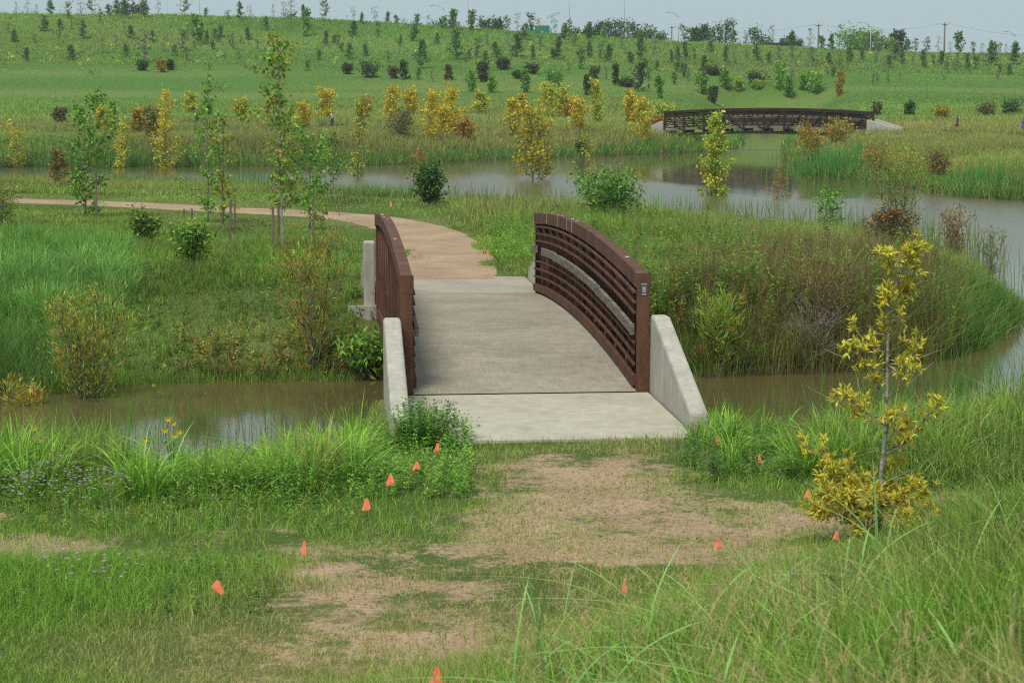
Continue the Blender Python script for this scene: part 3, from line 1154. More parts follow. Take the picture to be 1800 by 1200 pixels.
def grass_all():
    pxw = 1 / 1991.0
    # --- A short turf and worn ground in front of the bridge
    n_ = 330000
    x, y, r = scatter(n_, 8.5, 24.5, 1, pw=1.3, amax=0.31)
    z, s = height(x, y, True)
    g = fbm(x * 0.9, y * 0.9, 50, 4)
    g2 = fbm(x * 0.25, y * 0.25, 51, 3)
    bare = bare_of(x, y)
    keep = (berm_t(x, y) < 0.8) & (s < -0.1) & ~bridge_mask(x, y)
    den = np.clip(1.1 - 2.0 * np.clip(bare * 0.85 + (fbm(x * 1.7, y * 1.7, 52, 5) - 0.5) * 2.0 * (.25 + .75 * sstep(.02, .3, bare)) - 0.03, 0, 1), 0.05, 1)
    keep &= r.uniform(0, 1, n_) < den
    zb = (poly_sd(x, y, Z_BANKL) > -0.1) | (poly_sd(x, y, Z_BANKR) > -0.1)
    keep &= ~(zb & (r.uniform(0, 1, n_) < 0.6))
    k = keep
    x, y, z, g, g2, bare = x[k], y[k], z[k], g[k], g2[k], bare[k]
    N = len(x)
    st = sstep(-0.4, 0.5, poly_sd(x, y, Z_STRIP))
    h = r.uniform(0.03, 0.085, N) * (0.55 + 1.0 * g) * (1 - 0.45 * np.clip(bare, 0, 1)) + st * r.uniform(0.05, 0.24, N) * (0.4 + g)
    # ragged taller growth where the mowing stops
    edge = sstep(-0.9, 0.3, np.maximum(poly_sd(x, y, Z_BANKL), poly_sd(x, y, Z_BANKR)))
    h = h + edge * r.uniform(0, 0.13, N)
    h = h + sstep(-0.6, 0.8, berm_t(x, y)) * r.uniform(0.0, 0.25, N)
    wd_ = np.maximum(0.0042, y * pxw * 0.62) * r.uniform(0.7, 1.4, N)
    dr = np.clip(sstep(0.45, 0.70, g2) * 0.6 + bare * 0.8 + r.normal(0, 0.18, N) - st * 0.35, 0, 1)
    f = r.uniform(0.55, 1.35, (N, 1))
    cb = lerp(LUSH, DRY, dr) * f
    ct = lerp(LUSH2, DRY2, dr) * f
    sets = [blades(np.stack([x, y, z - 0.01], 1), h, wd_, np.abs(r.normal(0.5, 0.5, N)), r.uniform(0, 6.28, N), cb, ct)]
    # dry straw lying flat over the worn ground
    ns = 60000
    x, y, r = scatter(ns, 10.5, 21.5, 17, pw=1.2, amax=0.30)
    k = (r.uniform(0, 1, ns) < np.clip(bare_of(x, y) * 1.1 + .05, 0, .6)) & (berm_t(x, y) < .5) & ~bridge_mask(x, y)
    x, y = x[k], y[k]
    N = len(x)
    f = r.uniform(.5, 1.2, (N, 1))
    sets.append(blades(np.stack([x, y, height(x, y) + .003], 1), np.full(N, .014), np.full(N, .0045), r.uniform(1.5, 5.0, N), r.uniform(0, 6.28, N),
                       np.tile(C(.20, .16, .085), (N, 1)) * f, np.tile(C(.27, .22, .12), (N, 1)) * f, droop=.1))
    merge_blades('turf_grass', sets, M['grass'], 'short patchy turf thinning to bare gravel before the bridge')

    # --- B weedy banks of the near channel, either side of the slab
    n_ = 150000
    x, y, r = scatter(n_, 17.0, 28.5, 2, pw=1.2, amax=0.31)
    z, s = height(x, y, True)
    zl, zr = poly_sd(x, y, Z_BANKL), poly_sd(x, y, Z_BANKR)
    inb = np.maximum(zl, zr)
    bankside = (y > 22.5)
    keep = ((inb > (fbm(x * 0.8, y * 0.8, 60, 3) - 0.6) * 1.2) | bankside) & (s < 0.25) & ~bridge_mask(x, y)
    x, y, z, s, inb, zl = x[keep], y[keep], z[keep], s[keep], inb[keep], zl[keep]
    N = len(x)
    g = fbm(x * 0.7, y * 0.7, 61, 4)
    g2 = fbm(x * 0.35, y * 0.35, 62, 3)
    ramp = sstep(-0.2, 2.2, inb) * 0.75 + 0.25
    h = (0.10 + 0.62 * sstep(0.3, 0.75, g)) * ramp * r.uniform(0.55, 1.25, N)
    h = h * (0.45 + 0.55 * sstep(-1.2, -4.5, s)) * np.where(x > 1.5, 1.25, 1.0)
    # keep the slab's sides low
    bd = np.abs((x - P0[0]) * V[0] + (y - P0[1]) * V[1])
    h = np.where((bd < HW + 1.1) & (y < 26), h * (0.45 + 0.5 * np.clip((bd - HW - .3) / 0.8, 0, 1)), h)
    h = np.minimum(h, cap_h(x, y, z, _SKY_NEAR, r))
    wd_ = np.maximum(0.006, y * pxw * 0.85) * r.uniform(0.6, 1.7, N)
    dk = sstep(0.4, 0.65, g2)
    dr = (r.uniform(0, 1, N) < 0.07) * 0.9
    cb = lerp(LUSH, DEEP, dk)
    ct = lerp(LUSH2, MID2, dk)
    cb = cb * (1 - dr[:, None]) + BROWN2 * dr[:, None]
    ct = ct * (1 - dr[:, None]) + DRY2 * dr[:, None]
    f = r.uniform(0.5, 1.45, (N, 1))
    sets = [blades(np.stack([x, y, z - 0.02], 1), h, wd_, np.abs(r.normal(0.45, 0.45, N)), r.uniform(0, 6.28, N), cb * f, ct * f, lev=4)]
    merge_blades('bank_weeds', sets, M['grass'], 'lush green weeds and grasses along near bank of the channel', 'weeds')

    # --- C tall grass on the slope at the photographer's feet
    n_ = 120000
    x, y, r = scatter(n_, 3.6, 19.0, 3, pw=1.25, amax=0.33)
    t = berm_t(x, y)
    keep = (t > (fbm(x * 1.1, y * 1.1, 70, 3) - 0.45) * 2.2) & (r.uniform(0, 1, n_) < sstep(-0.4, 0.9, t))
    x, y, t = x[keep], y[keep], t[keep]
    z, s = height(x, y, True)
    N = len(x)
    g = fbm(x * 0.9, y * 0.9, 71, 4)
    g2 = fbm(x * 0.5, y * 0.5, 72, 3)
    side = sstep(-0.5, 2.5, x)
    h = (0.20 + 0.48 * g) * r.uniform(0.5, 1.2, N) * (0.35 + 0.75 * sstep(0, 2.0, t)) * (0.62 + 0.75 * side)
    # never taller than the sight lines of the photograph allow near the lens
    h = np.minimum(h, np.maximum(0.06, (3.5 - y * 0.16 - z) * 0.72))
    wd_ = np.maximum(0.006, y * pxw * 0.6) * r.uniform(0.6, 1.5, N) * (1 + .45 * side)
    dr = np.clip(sstep(0.40, 0.66, g2) * 0.7 * (1 - 0.6 * sstep(1.5, 3.2, x)) + (r.uniform(0, 1, N) < 0.16 * (1 - .6 * side)) * 0.6, 0, 1)
    cb = lerp(LUSH, MID2, dr)
    ct = lerp(LUSH2, DRY2, dr)
    f = r.uniform(0.4, 1.3, (N, 1)) * (1 - .22 * sstep(1.2, 2.6, x))[:, None]
    sets = [blades(np.stack([x, y, z - 0.02], 1), h, wd_, np.abs(r.normal(0.55, 0.5, N)), r.uniform(0, 6.28, N), cb * f, ct * f, lev=4)]
    # broad arching leaves of the coarse grass nearest the lens
    spots = [(960, 1150), (1010, 1210), (1060, 1240), (1130, 1200), (1230, 1250), (1330, 1180), (1390, 1080), (1450, 1240),
             (1500, 1010), (1560, 1120), (1640, 1050), (1690, 1200), (1740, 1000), (1790, 1150), (1620, 1260), (1290, 1090), (1180, 1060), (1440, 1140), (1760, 1260), (1560, 960)]
    rb = np.random.default_rng(12)
    P_, H_, W_, Lz, La = [], [], [], [], []
    for (qx, qy) in spots:
        gx_, gy_, gz_ = gnd(qx, qy + 90, dmin=3.2)
        for k in range(rb.integers(11, 20)):
            P_.append((gx_ + rb.normal(0, .10), gy_ + rb.normal(0, .15), gz_ - .02))
            H_.append(rb.uniform(0.4, 0.85) * (0.5 + 0.06 * gy_))
            W_.append(rb.uniform(0.013, 0.024))
            Lz.append(abs(rb.normal(1.0, 0.45)))
            La.append(rb.uniform(0, 6.28))
    P_ = np.array(P_)
    NN = len(P_)
    la = np.array(La)
    f = rb.uniform(0.85, 1.2, (NN, 1))
    sets.append(blades(P_, np.array(H_), np.array(W_), np.array(Lz), la, np.tile(C(0.095, 0.205, 0.040), (NN, 1)) * f, np.tile(C(0.175, 0.30, 0.095), (NN, 1)) * f, lev=9, droop=.52,
                       flat=la + np.pi / 2 + rb.normal(0, 0.4, NN)))
    # seeding stems: thin stalk with a loose straw-coloured head
    ns = 1500
    x, y, r = scatter(ns, 5.0, 15.0, 31, pw=1.2, amax=0.30)
    t = berm_t(x, y)
    k = (t > 0.3) & (x > -0.6) & (r.uniform(0, 1, ns) < 1 - .85 * sstep(.8, 2.0, x))
    x, y = x[k], y[k]
    z = height(x, y)
    N = len(x)
    h = np.minimum(r.uniform(0.45, 0.85, N), np.maximum(0.1, (3.5 - y * 0.10 - z) * 0.8))
    la = r.uniform(0, 6.28, N)
    ln = np.abs(r.normal(0.3, 0.2, N))
    sets.append(blades(np.stack([x, y, z], 1), h, np.full(N, 0.0035), ln, la, np.tile(C(.15, .2, .06), (N, 1)), np.tile(C(.30, .24, .11), (N, 1)), lev=5))
    hp, hh, hl = [], [], []
    for i in range(N):
        for q in range(16):
            tq = 0.72 + 0.28 * q / 15
            bx = ln[i] * h[i] * tq ** 1.9
            hp.append((x[i] + math.cos(la[i]) * bx, y[i] + math.sin(la[i]) * bx, z[i] + h[i] * tq * (1 - .28 * ln[i] * tq)))
            hh.append(r.uniform(.03, .07) * (1.3 - tq * 0.6))
    hp = np.array(hp)
    nn = len(hp)
    sets.append(blades(hp, np.array(hh), np.full(nn, 0.004), np.abs(r.normal(1.0, .4, nn)), r.uniform(0, 6.28, nn), np.tile(C(.24, .19, .09), (nn, 1)), np.tile(C(.36, .27, .14), (nn, 1))))
    merge_blades('tall_grass', sets, M['grass'], 'tall coarse grass with seed heads on the slope at lower right')

    # --- D land between channel and pond
    n_ = 720000
    x, y, r = scatter(n_, 30.0, 96.0, 4, pw=1.55, amax=0.31)
    z, s = height(x, y, True)
    pd = path_dist(x, y)
    keep = (s < 0.15) & (z > WZ - 0.3) & ~bridge_mask(x, y) & (pd > PATH_HW - 0.22 + (fbm(x * 1.6, y * 1.6, 8, 3) - .5) * 1.3)
    keep &= ~((poly_sd(x, y, Z_DUG) > 0) & (r.uniform(0, 1, n_) < .8))
    x, y, z, s, pd = x[keep], y[keep], z[keep], s[keep], pd[keep]
    N = len(x)
    g = fbm(x * 0.35, y * 0.35, 80, 4)
    g2 = fbm(x * 0.45, y * 0.3, 81, 5)
    bx = (x - P0[0]) * V[0] + (y - P0[1]) * V[1]
    right = sstep(-0.5, 2.5, bx)
    lush = sstep(-0.8, 1.2, poly_sd(x, y, Z_LUSHL))
    brn = sstep(-1.2, 1.2, poly_sd(x, y, Z_BROWN))
    tip = sstep(-0.8, 0.8, poly_sd(x, y, Z_TIP))
    hl = (0.08 + 0.30 * sstep(0.35, 0.75, g)) * (1 - right) + right * (0.30 + 0.55 * g)
    hl = hl * (0.35 + 1.3 * fbm(x * .9, y * .6, 87, 3))
    hl = hl + lush * (0.10 + 0.28 * g) + brn * 0.25 - tip * 0.10
    hl = np.where(y > 55, hl * 0.75 + 0.18, hl)
    hl = hl * (0.35 + 0.65 * sstep(PATH_HW, PATH_HW + 1.6, pd))
    hl = np.where((x < -1.7) & (y > 44) & (y < 66) & (pd < 9), np.minimum(hl, .045 + .026 * np.clip(pd - 1.2, 0, 9)), hl)
    shore = sstep(-1.0, 0.0, s)
    hl = hl + shore * (0.15 + 0.35 * (y > 45))
    # keep it short just beside the far end of the bridge so the path shows
    h = hl * r.uniform(0.5, 1.2, N)
    h = np.minimum(h, cap_h(x, y, z, _SKY_BACK, r))
    wd_ = np.maximum(0.006, y * pxw * 0.6) * r.uniform(0.6, 1.5, N)
    cb = lerp(LUSH, DEEP, sstep(0.4, 0.7, g2))
    ct = lerp(LUSH2, MID2, sstep(0.35, 0.7, g2))
    mr = (right * sstep(0.38, 0.62, fbm(x * 0.28, y * 0.28, 83, 3)))
    cb = cb * (1 - mr[:, None]) + MID * mr[:, None]
    ct = ct * (1 - mr[:, None]) + (DRY * 0.25 + MID2 * 0.75) * mr[:, None]
    patch = right * sstep(0.5, 0.66, fbm(x * .5, y * .35, 84, 4))
    q = (r.uniform(0, 1, N) < 0.07 + 0.06 * right + 0.55 * brn + 0.32 * patch)
    rb_ = r.uniform(0, 1, (N, 1))
    cb = np.where(q[:, None], BROWN + (MID - BROWN) * rb_ * 0.6, cb)
    ct = np.where(q[:, None], BROWN2 + (DRY - BROWN2) * rb_, ct)
    q = r.uniform(0, 1, N) < lush * 0.9
    cb = np.where(q[:, None], BLUEG, cb)
    ct = np.where(q[:, None], BLUEG2, ct)
    q = r.uniform(0, 1, N) < tip * 0.85
    cb = np.where(q[:, None], DEEP, cb)
    ct = np.where(q[:, None], DEEP2 * 1.1, ct)
    sp = (0.45 + 0.82 * fbm(x * .6, y * .45, 86, 4))[:, None]
    cb, ct = cb * sp, ct * sp
    strw = (y > 50) & (r.uniform(0, 1, N) < 0.22)
    ct = np.where(strw[:, None], DRY2, ct)
    f = r.uniform(0.5, 1.45, (N, 1))
    sets = [blades(np.stack([x, y, z - 0.02], 1), h, wd_, np.abs(r.normal(0.42, 0.45, N)), r.uniform(0, 6.28, N), cb * f, ct * f)]
    merge_blades('meadow_grass', sets, M['grass'], 'green and brown meadow grasses between the near channel and the pond')

    # --- E far banks and the grassy hill
    n_ = 600000
    x, y, r = scatter(n_, 84.0, 318.0, 5, pw=1.35, amax=0.30)
    z, s = height(x, y, True)
    keep = (s < 0.3) & ~bridge_mask(x, y) & (z > WZ - 0.4)
    x, y, z, s = x[keep], y[keep], z[keep], s[keep]
    N = len(x)
    px_ = 900 + FPX * x / y
    g = fbm(x * 0.09, y * 0.06, 90, 4)
    g2 = fbm(x * 0.035, y * 0.02, 91, 4)
    flatl = 1 - sstep(165, 205, y)
    h = (0.30 + 0.55 * g) * flatl + (1 - flatl) * (0.16 + 0.28 * g)
    h = np.where(y > 258, h * 1.25, h * (1 - .6 * sstep(195, 215, y)))
    h = h * r.uniform(0.5, 1.3, N) + sstep(-1.6, 0, s) * 0.25
    for (qx, qy) in FOLK_XY:
        h = np.where((np.abs(x - qx * y / qy) < 1.3) & (y > qy - 16) & (y < qy + 1), h * 0.22, h)
    wd_ = np.maximum(0.01, y * pxw * 0.72) * r.uniform(0.6, 1.5, N)
    # bank colours: tawny low down, greener up the hill, a paler band along the bench
    taw = flatl * sstep(0.34, 0.62, fbm(x * 0.06, y * 0.05, 92, 3))
    cb = lerp(C(.095, .175, .032), C(.120, .165, .036), sstep(0.4, 0.62, g2))
    ct = lerp(C(.148, .245, .048), C(.195, .240, .055), sstep(0.4, 0.62, g2))
    cb = cb * (1 - taw[:, None]) + BROWN2 * 0.9 * taw[:, None] * .5 + cb * taw[:, None] * .5
    ct = ct * (1 - taw[:, None]) + (DRY * .55 + ct * .45) * taw[:, None]
    q = (r.uniform(0, 1, N) < 0.12 * flatl + 0.03)
    ct = np.where(q[:, None], C(.22, .13, .06), ct)
    bench = np.exp(-((y - 250) / 16) ** 2) * 0.4
    ct = ct * (1 - bench[:, None]) + C(.20, .215, .07) * bench[:, None]
    up = (y > 262) & (r.uniform(0, 1, N) < 0.45 * sstep(.45, .65, fbm(x * .05, y * .05, 95, 3)))
    ct = np.where(up[:, None], C(.19, .26, .045), ct)
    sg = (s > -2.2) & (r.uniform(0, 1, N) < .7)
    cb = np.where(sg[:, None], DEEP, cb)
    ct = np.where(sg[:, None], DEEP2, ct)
    f = r.uniform(0.7, 1.3, (N, 1)) * (0.55 + 0.9 * fbm(x * .035, y * .11, 97, 5))[:, None]
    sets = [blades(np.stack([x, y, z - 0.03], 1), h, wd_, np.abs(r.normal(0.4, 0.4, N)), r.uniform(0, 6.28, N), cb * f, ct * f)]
    merge_blades('hill_grass', sets, M['grass'], 'rough green grass on the far banks and long hillside')


grass_all()


def leaves_np(c, d, nrm, ln, wd_, cols, fold=0.25):
    """folded pointed leaves: two triangles each, base-left-tip and base-tip-right"""
    N = len(c)
    d = d / (np.linalg.norm(d, axis=1)[:, None] + 1e-9)
    s = np.cross(d, nrm)
    s /= (np.linalg.norm(s, axis=1)[:, None] + 1e-9)
    n_ = np.cross(s, d)
    ln, wd_ = ln[:, None], wd_[:, None]
    base = c
    tip = c + d * ln
    mid = c + d * ln * 0.48
    lf = mid - s * wd_ * .5 + n_ * wd_ * fold
    rt = mid + s * wd_ * .5 + n_ * wd_ * fold
    V_ = np.stack([base, lf, tip, rt], 1).reshape(-1, 3)
    b0 = np.arange(N) * 4
    F = np.concatenate([np.stack([b0, b0 + 2, b0 + 1], 1), np.stack([b0, b0 + 3, b0 + 2], 1)])
    return V_, F, np.repeat(cols, 4, axis=0)


def rand_dirs(r, n_):
    v = r.normal(0, 1, (n_, 3))
    return v / np.linalg.norm(v, axis=1)[:, None]


def tufts(spots, seed, cb, ct, n_=70, hh=(.45, .75), ww=(.008, .016)):
    """arching clumps of coarse grass rooted at ground points"""
    r = np.random.default_rng(seed)
    P, H_, W_, Ln, La = [], [], [], [], []
    for (gx_, gy_, gz_, k) in spots:
        qx = proj(gx_, gy_, gz_)
        if 235 < qx[0] < 500 and 780 < qx[1] < 838:
            continue
        for _ in range(int(n_ * k)):
            a = r.uniform(0, 6.28)
            q = abs(r.normal(0, .10)) * k
            P.append((gx_ + math.cos(a) * q, gy_ + math.sin(a) * q, gz_ - .03))
            hq = r.uniform(*hh) * k
            H_.append(min(hq, max(hq * .4, float(cap_h(gx_, gy_, gz_, _SKY_NEAR if gy_ < 30 else _SKY_BACK, r)) * 1.15)))
            W_.append(r.uniform(*ww))
            Ln.append(abs(r.normal(.55, .35)))
            La.append(a + r.normal(0, .5))
    N = len(P)
    la = np.array(La)
    f = r.uniform(.55, 1.4, (N, 1))
    return blades(np.array(P), np.array(H_), np.array(W_), np.array(Ln), la, np.tile(cb, (N, 1)) * f, np.tile(ct, (N, 1)) * f, lev=5, flat=la + np.pi / 2 + r.normal(0, .5, N), droop=.5)


def tuft_objects():
    r = np.random.default_rng(77)

    def spots(n_, x0, x1, y0, y1, k0=.7, k1=1.2):
        return [(*gnd(r.uniform(x0, x1), r.uniform(y0, y1)), r.uniform(k0, k1)) for _ in range(n_)]
    sets = [tufts(spots(46, -60, 640, 790, 880), 1, LUSH * 1.05, LUSH2 * 1.15, 80, (.5, .85)), tufts(spots(12, 20, 640, 800, 860), 2, BROWN2, DRY2 * .8, 40),
            tufts(spots(16, 960, 1130, 1, 2, .6, .9) if False else spots(9, 520, 640, 810, 840, .6, 1.0), 3, LUSH * 1.2, LUSH2 * 1.3),
            tufts(spots(26, 1230, 1800, 770, 850, .6, 1.1), 4, LUSH, LUSH2), tufts(spots(6, 735, 800, 752, 792, .5, .75), 5, DEEP * 1.2, DEEP2 * 1.2, 60, (.4, .6)),
            tufts(spots(5, 1245, 1275, 745, 765, .5, .8), 6, LUSH, LUSH2, 60)]
    merge_blades('coarse_grass_tufts', sets, M['grass'], 'arching tufts of coarse grass on the near bank of the channel', 'grass')
    sets = [tufts(spots(60, -40, 235, 440, 575, .9, 1.5), 11, BLUEG, BLUEG2 * 1.15, 90, (.35, .65), (.007, .013)), tufts(spots(24, 200, 640, 440, 640, .5, .8), 12, LUSH, LUSH2, 40, (.4, .6), (.007, .012)),
            tufts(spots(70, 960, 1700, 420, 560, .7, 1.2), 13, MID, MID2 * 1.1, 60, (.4, .8), (.007, .013)), tufts(spots(46, 1180, 1660, 480, 640, .7, 1.2), 14, BROWN, BROWN2, 60, (.5, .95), (.006, .011)),
            tufts(spots(20, 300, 690, 640, 668, .6, 1.0), 15, BROWN2 * .8, DRY * .7, 36, (.4, .6), (.010, .018)), tufts(spots(30, 1000, 1600, 560, 640, .6, 1.0), 16, DEEP, MID2, 60, (.5, .8), (.007, .012))]
    merge_blades('meadow_tufts', sets, M['grass'], 'arching grass tufts, blue-green at left and brown across the peninsula', 'grass')


tuft_objects()


def leafy_weeds(name, label, zones, seed, gain=1.0):
    """broad-leaved weeds: upright stems set with small leaves"""
    r = np.random.default_rng(seed)
    cs, ds, ls, cc = [], [], [], []
    for (n_, x0, x1, y0, y1, h0, h1, lf, pal) in zones:
        for _ in range(n_):
            g3 = gnd(r.uniform(x0, x1), r.uniform(y0, y1))
            h = min(r.uniform(h0, h1), float(cap_h(g3[0], g3[1], g3[2], _SKY_NEAR if g3[1] < 30 else _SKY_BACK, r)))
            lx_, ly_ = r.normal(0, .12, 2)
            col = np.array(pal[r.integers(0, len(pal))]) * r.uniform(.7, 1.3)
            m_ = int(10 + 26 * h)
            for k in range(m_):
                t = r.uniform(.1, 1)
                a = k * 2.4
                cs.append((g3[0] + lx_ * h * t, g3[1] + ly_ * h * t, g3[2] + h * t))
                ds.append((math.cos(a), math.sin(a), r.uniform(-.2, .7)))
                ls.append(lf * r.uniform(.6, 1.2) * (1.15 - .5 * t))
                cc.append(col * r.uniform(.85, 1.15))
    c, d, l = np.array(cs), np.array(ds), np.array(ls)
    V_, F, Cc = leaves_np(c, d, np.tile([0, 0, 1.0], (len(c), 1)), l, l * .42, np.array(cc))
    return tag(part(name, np_mesh(name, V_, [F], Cc), M['leaf']), label, 'weeds', kind='stuff')


def reed_bed(name, label, px0, px1, pyb, n_, hh, col, seed, depth=1.2, brown=0.1, off=0.0):
    """upright reeds standing along a stretch of shore"""
    r = np.random.default_rng(seed)
    t = r.uniform(0, 1, n_)
    base = np.array([at(px0 + (px1 - px0) * k, pyb[0] + (pyb[1] - pyb[0]) * k, WZ) for k in t])
    x = base[:, 0] + r.normal(0, depth * .35, n_)
    y = base[:, 1] + r.normal(0, depth * .5, n_)
    z = np.maximum(height(x, y), WZ - 0.5)
    h = hh * r.uniform(0.55, 1.15, n_) + (WZ - z).clip(0, 1)
    wd_ = np.maximum(0.010, y / 1991.0 * 0.75) * r.uniform(.7, 1.3, n_)
    f = r.uniform(.75, 1.25, (n_, 1))
    cb = np.tile(np.array(col), (n_, 1)) * f
    ct = np.where((r.uniform(0, 1, n_) < brown)[:, None], BROWN2, cb * 1.25)
    return blades(np.stack([x, y, z], 1), h, wd_, np.abs(r.normal(.12, .12, n_)), r.uniform(0, 6.28, n_), cb, ct, lev=4)


RG = (0.055, 0.135, 0.026)
sets = [reed_bed('', '', 40, 240, (786, 780), 260, .6, RG, 101, 1.1), reed_bed('', '', 240, 500, (786, 770), 150, .5, RG, 107, 1.3), reed_bed('', '', 480, 690, (764, 752), 230, .5, RG, 102, 1.0),
        reed_bed('', '', 230, 470, (748, 742), 60, .55, RG, 103, .8), reed_bed('', '', 1500, 1800, (712, 690), 330, .75, RG, 104, 1.2),
        reed_bed('', '', 1240, 1500, (740, 722), 160, .5, RG, 105, 1.0), reed_bed('', '', 1660, 1800, (700, 676), 130, .85, RG, 106, .9)]
merge_blades('near_reeds', sets, M['grass'], 'upright green reeds standing in water along the near channel edge', 'reeds')
sets = [reed_bed('', '', 1000, 1440, (362, 392), 420, .85, RG, 111, 2.0), reed_bed('', '', 1440, 1700, (392, 446), 300, 1.0, RG, 112, 1.6, .3),
        reed_bed('', '', 640, 1000, (338, 353), 260, .7, RG, 113, 2.0), reed_bed('', '', 1690, 1790, (440, 520), 60, 1.15, RG, 114, .9, .25),
        reed_bed('', '', 1660, 1745, (420, 470), 50, 1.4, (0.07, .10, .03), 115, .7, .5), reed_bed('', '', 420, 480, (318, 322), 110, .8, (.04, .09, .022), 116, 2.0)]
merge_blades('shore_reeds', sets, M['grass'], 'upright reeds and cattails along the peninsula shore of the pond', 'reeds')
sets = [reed_bed('', '', 1444, 1490, (306, 312), 330, 1.75, (.050, .150, .030), 121, 3.0, .05), reed_bed('', '', 1718, 1752, (340, 344), 260, 1.15, (.050, .150, .030), 122, 2.2, .05),
        reed_bed('', '', 1500, 1800, (316, 350), 330, .6, (.07, .13, .03), 123, 2.0), reed_bed('', '', 1398, 1440, (280, 308), 120, .8, (.06, .12, .03), 124, 2.0, .3)]
merge_blades('cattail_beds', sets, M['grass'], 'dense green cattail stands on the right far shore', 'cattails')


# ------------------------------------------------------------------ trees and shrubs
def make_plant(seed, H, rad, kind, cols, leaf, n_leaf, crown0=0.12, trunk_r=None, lean=0.03, nbr=None, stems=1, sparse=0.0, forks=0):
    """returns (trunk mesh, crown mesh) of a plant H tall and about rad wide
       kind: 'column', 'spread', 'feather', 'pine', 'round', 'bare'"""
    rg = random.Random(seed)
    r = np.random.default_rng(seed)
    tb = MB()
    tr = trunk_r or H * 0.011
    anchors, dirs = [], []

    def limb(p0, d0, ln, r0, n_=5, curve=0.25, tipdir=None):
        pts, p, d = [Vector(p0)], Vector(p0), Vector(d0).normalized()
        for k in range(n_):
            d = (d + Vector((rg.gauss(0, curve * .5), rg.gauss(0, curve * .5), rg.gauss(0, curve * .4)))).normalized()
            if tipdir:
                d = (d + Vector(tipdir) * 0.16).normalized()
            p = p + d * (ln / n_)
            pts.append(p.copy())
        tb.tube(pts, [max(r0 * (1 - 0.85 * k / n_), 0.0015) for k in range(n_ + 1)], 5)
        return pts
    for si in range(stems):
        if stems > 1:
            a = 2 * math.pi * si / stems + rg.uniform(-.5, .5)
            off = rad * (0.10 if kind != 'feather' else 0.05)
            b0 = Vector((math.cos(a) * off, math.sin(a) * off, -0.05))
            fan = rad / H * rg.uniform(.35, .95)
            dd = Vector((math.cos(a) * fan, math.sin(a) * fan, 1))
            Hs = H * rg.uniform(.72, 1.0)
        else:
            b0, dd, Hs = Vector((0, 0, -0.08)), Vector((rg.gauss(0, lean), rg.gauss(0, lean), 1)), H
        main = limb(b0, dd, Hs * (1 / math.sqrt(1 + dd.x ** 2 + dd.y ** 2) if stems > 1 else 1), tr * (1 if stems == 1 else .7), 9, 0.05, (0, 0, .3))
        nb = nbr or 16
        for k in range(nb):
            t = crown0 + (0.98 - crown0) * ((k + rg.uniform(0, .9)) / nb)
            f = t * 9
            i = min(int(f), 8)
            p = main[i].lerp(main[i + 1], f - i)
            a = k * 2.4 + rg.uniform(-.5, .5)
            q = (t - crown0) / (1 - crown0)
            if kind == 'column':
                ln, up = rad * (0.75 + .65 * math.sin(math.pi * min(1, q * .9 + .12))) * rg.uniform(.6, 1.25), 0.75
            elif kind == 'pine':
                ln, up = rad * (1.25 - 0.95 * q) * rg.uniform(.55, 1.15), 0.4
            elif kind == 'feather':
                ln, up = rad * (0.55 + .4 * math.sin(math.pi * q)) * rg.uniform(.5, 1.1), 0.9
            elif kind == 'round':
                ln, up = rad * (0.35 + .65 * math.sin(math.pi * (q * .75 + .2))) * rg.uniform(.6, 1.05), 0.55
            elif kind == 'cypress':
                ln, up = rad * (1.05 - 0.75 * q) * rg.uniform(.55, 1.1), 0.12
            else:
                ln, up = rad * (0.65 + .75 * math.sin(math.pi * min(1, q * .8 + .15))) * rg.uniform(.5, 1.3), 0.62
            if rg.random() < sparse:
                ln *= 0.4
            d0 = Vector((math.cos(a), math.sin(a), up + rg.uniform(-.25, .3)))
            pts = limb(p, d0, ln, tr * (1 - .8 * t) * .55 + .002, 4, 0.3, (0, 0, .5))
            subs = [pts]
            for _ in range(forks):
                j = rg.randint(1, 3)
                dd2 = (pts[j + 1] - pts[j]).normalized() + Vector((rg.gauss(0, .7), rg.gauss(0, .7), rg.gauss(.1, .5)))
                subs.append(limb(pts[j], dd2, ln * rg.uniform(.35, .6), tr * .16 + .0015, 3, .3))
            for pp in subs:
                for j in range(1, len(pp)):
                    wgt = 1 if j == 1 else 2
                    for _ in range(wgt):
                        anchors.append(tuple(pp[j - 1].lerp(pp[j], rg.uniform(.2, 1))))
                        dirs.append(tuple((pp[j] - pp[j - 1]).normalized()))
        if kind != 'bare':
            for _ in range(4):
                anchors.append(tuple(main[-1]))
                dirs.append((0, 0, 1))
    trunk = tb.mesh('trunk', True)
    A, D = np.array(anchors), np.array(dirs)
    pick = r.integers(0, len(A), n_leaf)
    spread = {'column': .16, 'pine': .10, 'feather': .16, 'round': .16, 'spread': .12, 'bare': .05, 'cypress': .09}[kind] * rad
    c = A[pick] + r.normal(0, 1, (n_leaf, 3)) * spread
    c[:, 2] = np.maximum(c[:, 2], 0.02)
    rd = rand_dirs(r, n_leaf)
    if kind == 'feather':
        d = D[pick] * 1.0 + rd * .55 + np.array([0, 0, .35])
    elif kind == 'pine':
        d = D[pick] * .7 + rd * .8 + np.array([0, 0, .25])
    elif kind == 'cypress':
        d = D[pick] * .6 + rd * .9
        d[:, 2] *= .35
    else:
        d = D[pick] * .5 + rd * .9 + np.array([0, 0, -.12])
    lw, lh = leaf
    ln = lh * r.uniform(.6, 1.25, n_leaf)
    ww = lw * r.uniform(.6, 1.25, n_leaf)
    K = len(cols)
    # colour varies branch by branch first, then leaf by leaf
    br = r.integers(0, K, len(A))[pick]
    one = r.integers(0, K, n_leaf)
    ci = np.where(r.uniform(0, 1, n_leaf) < .6, br, one)
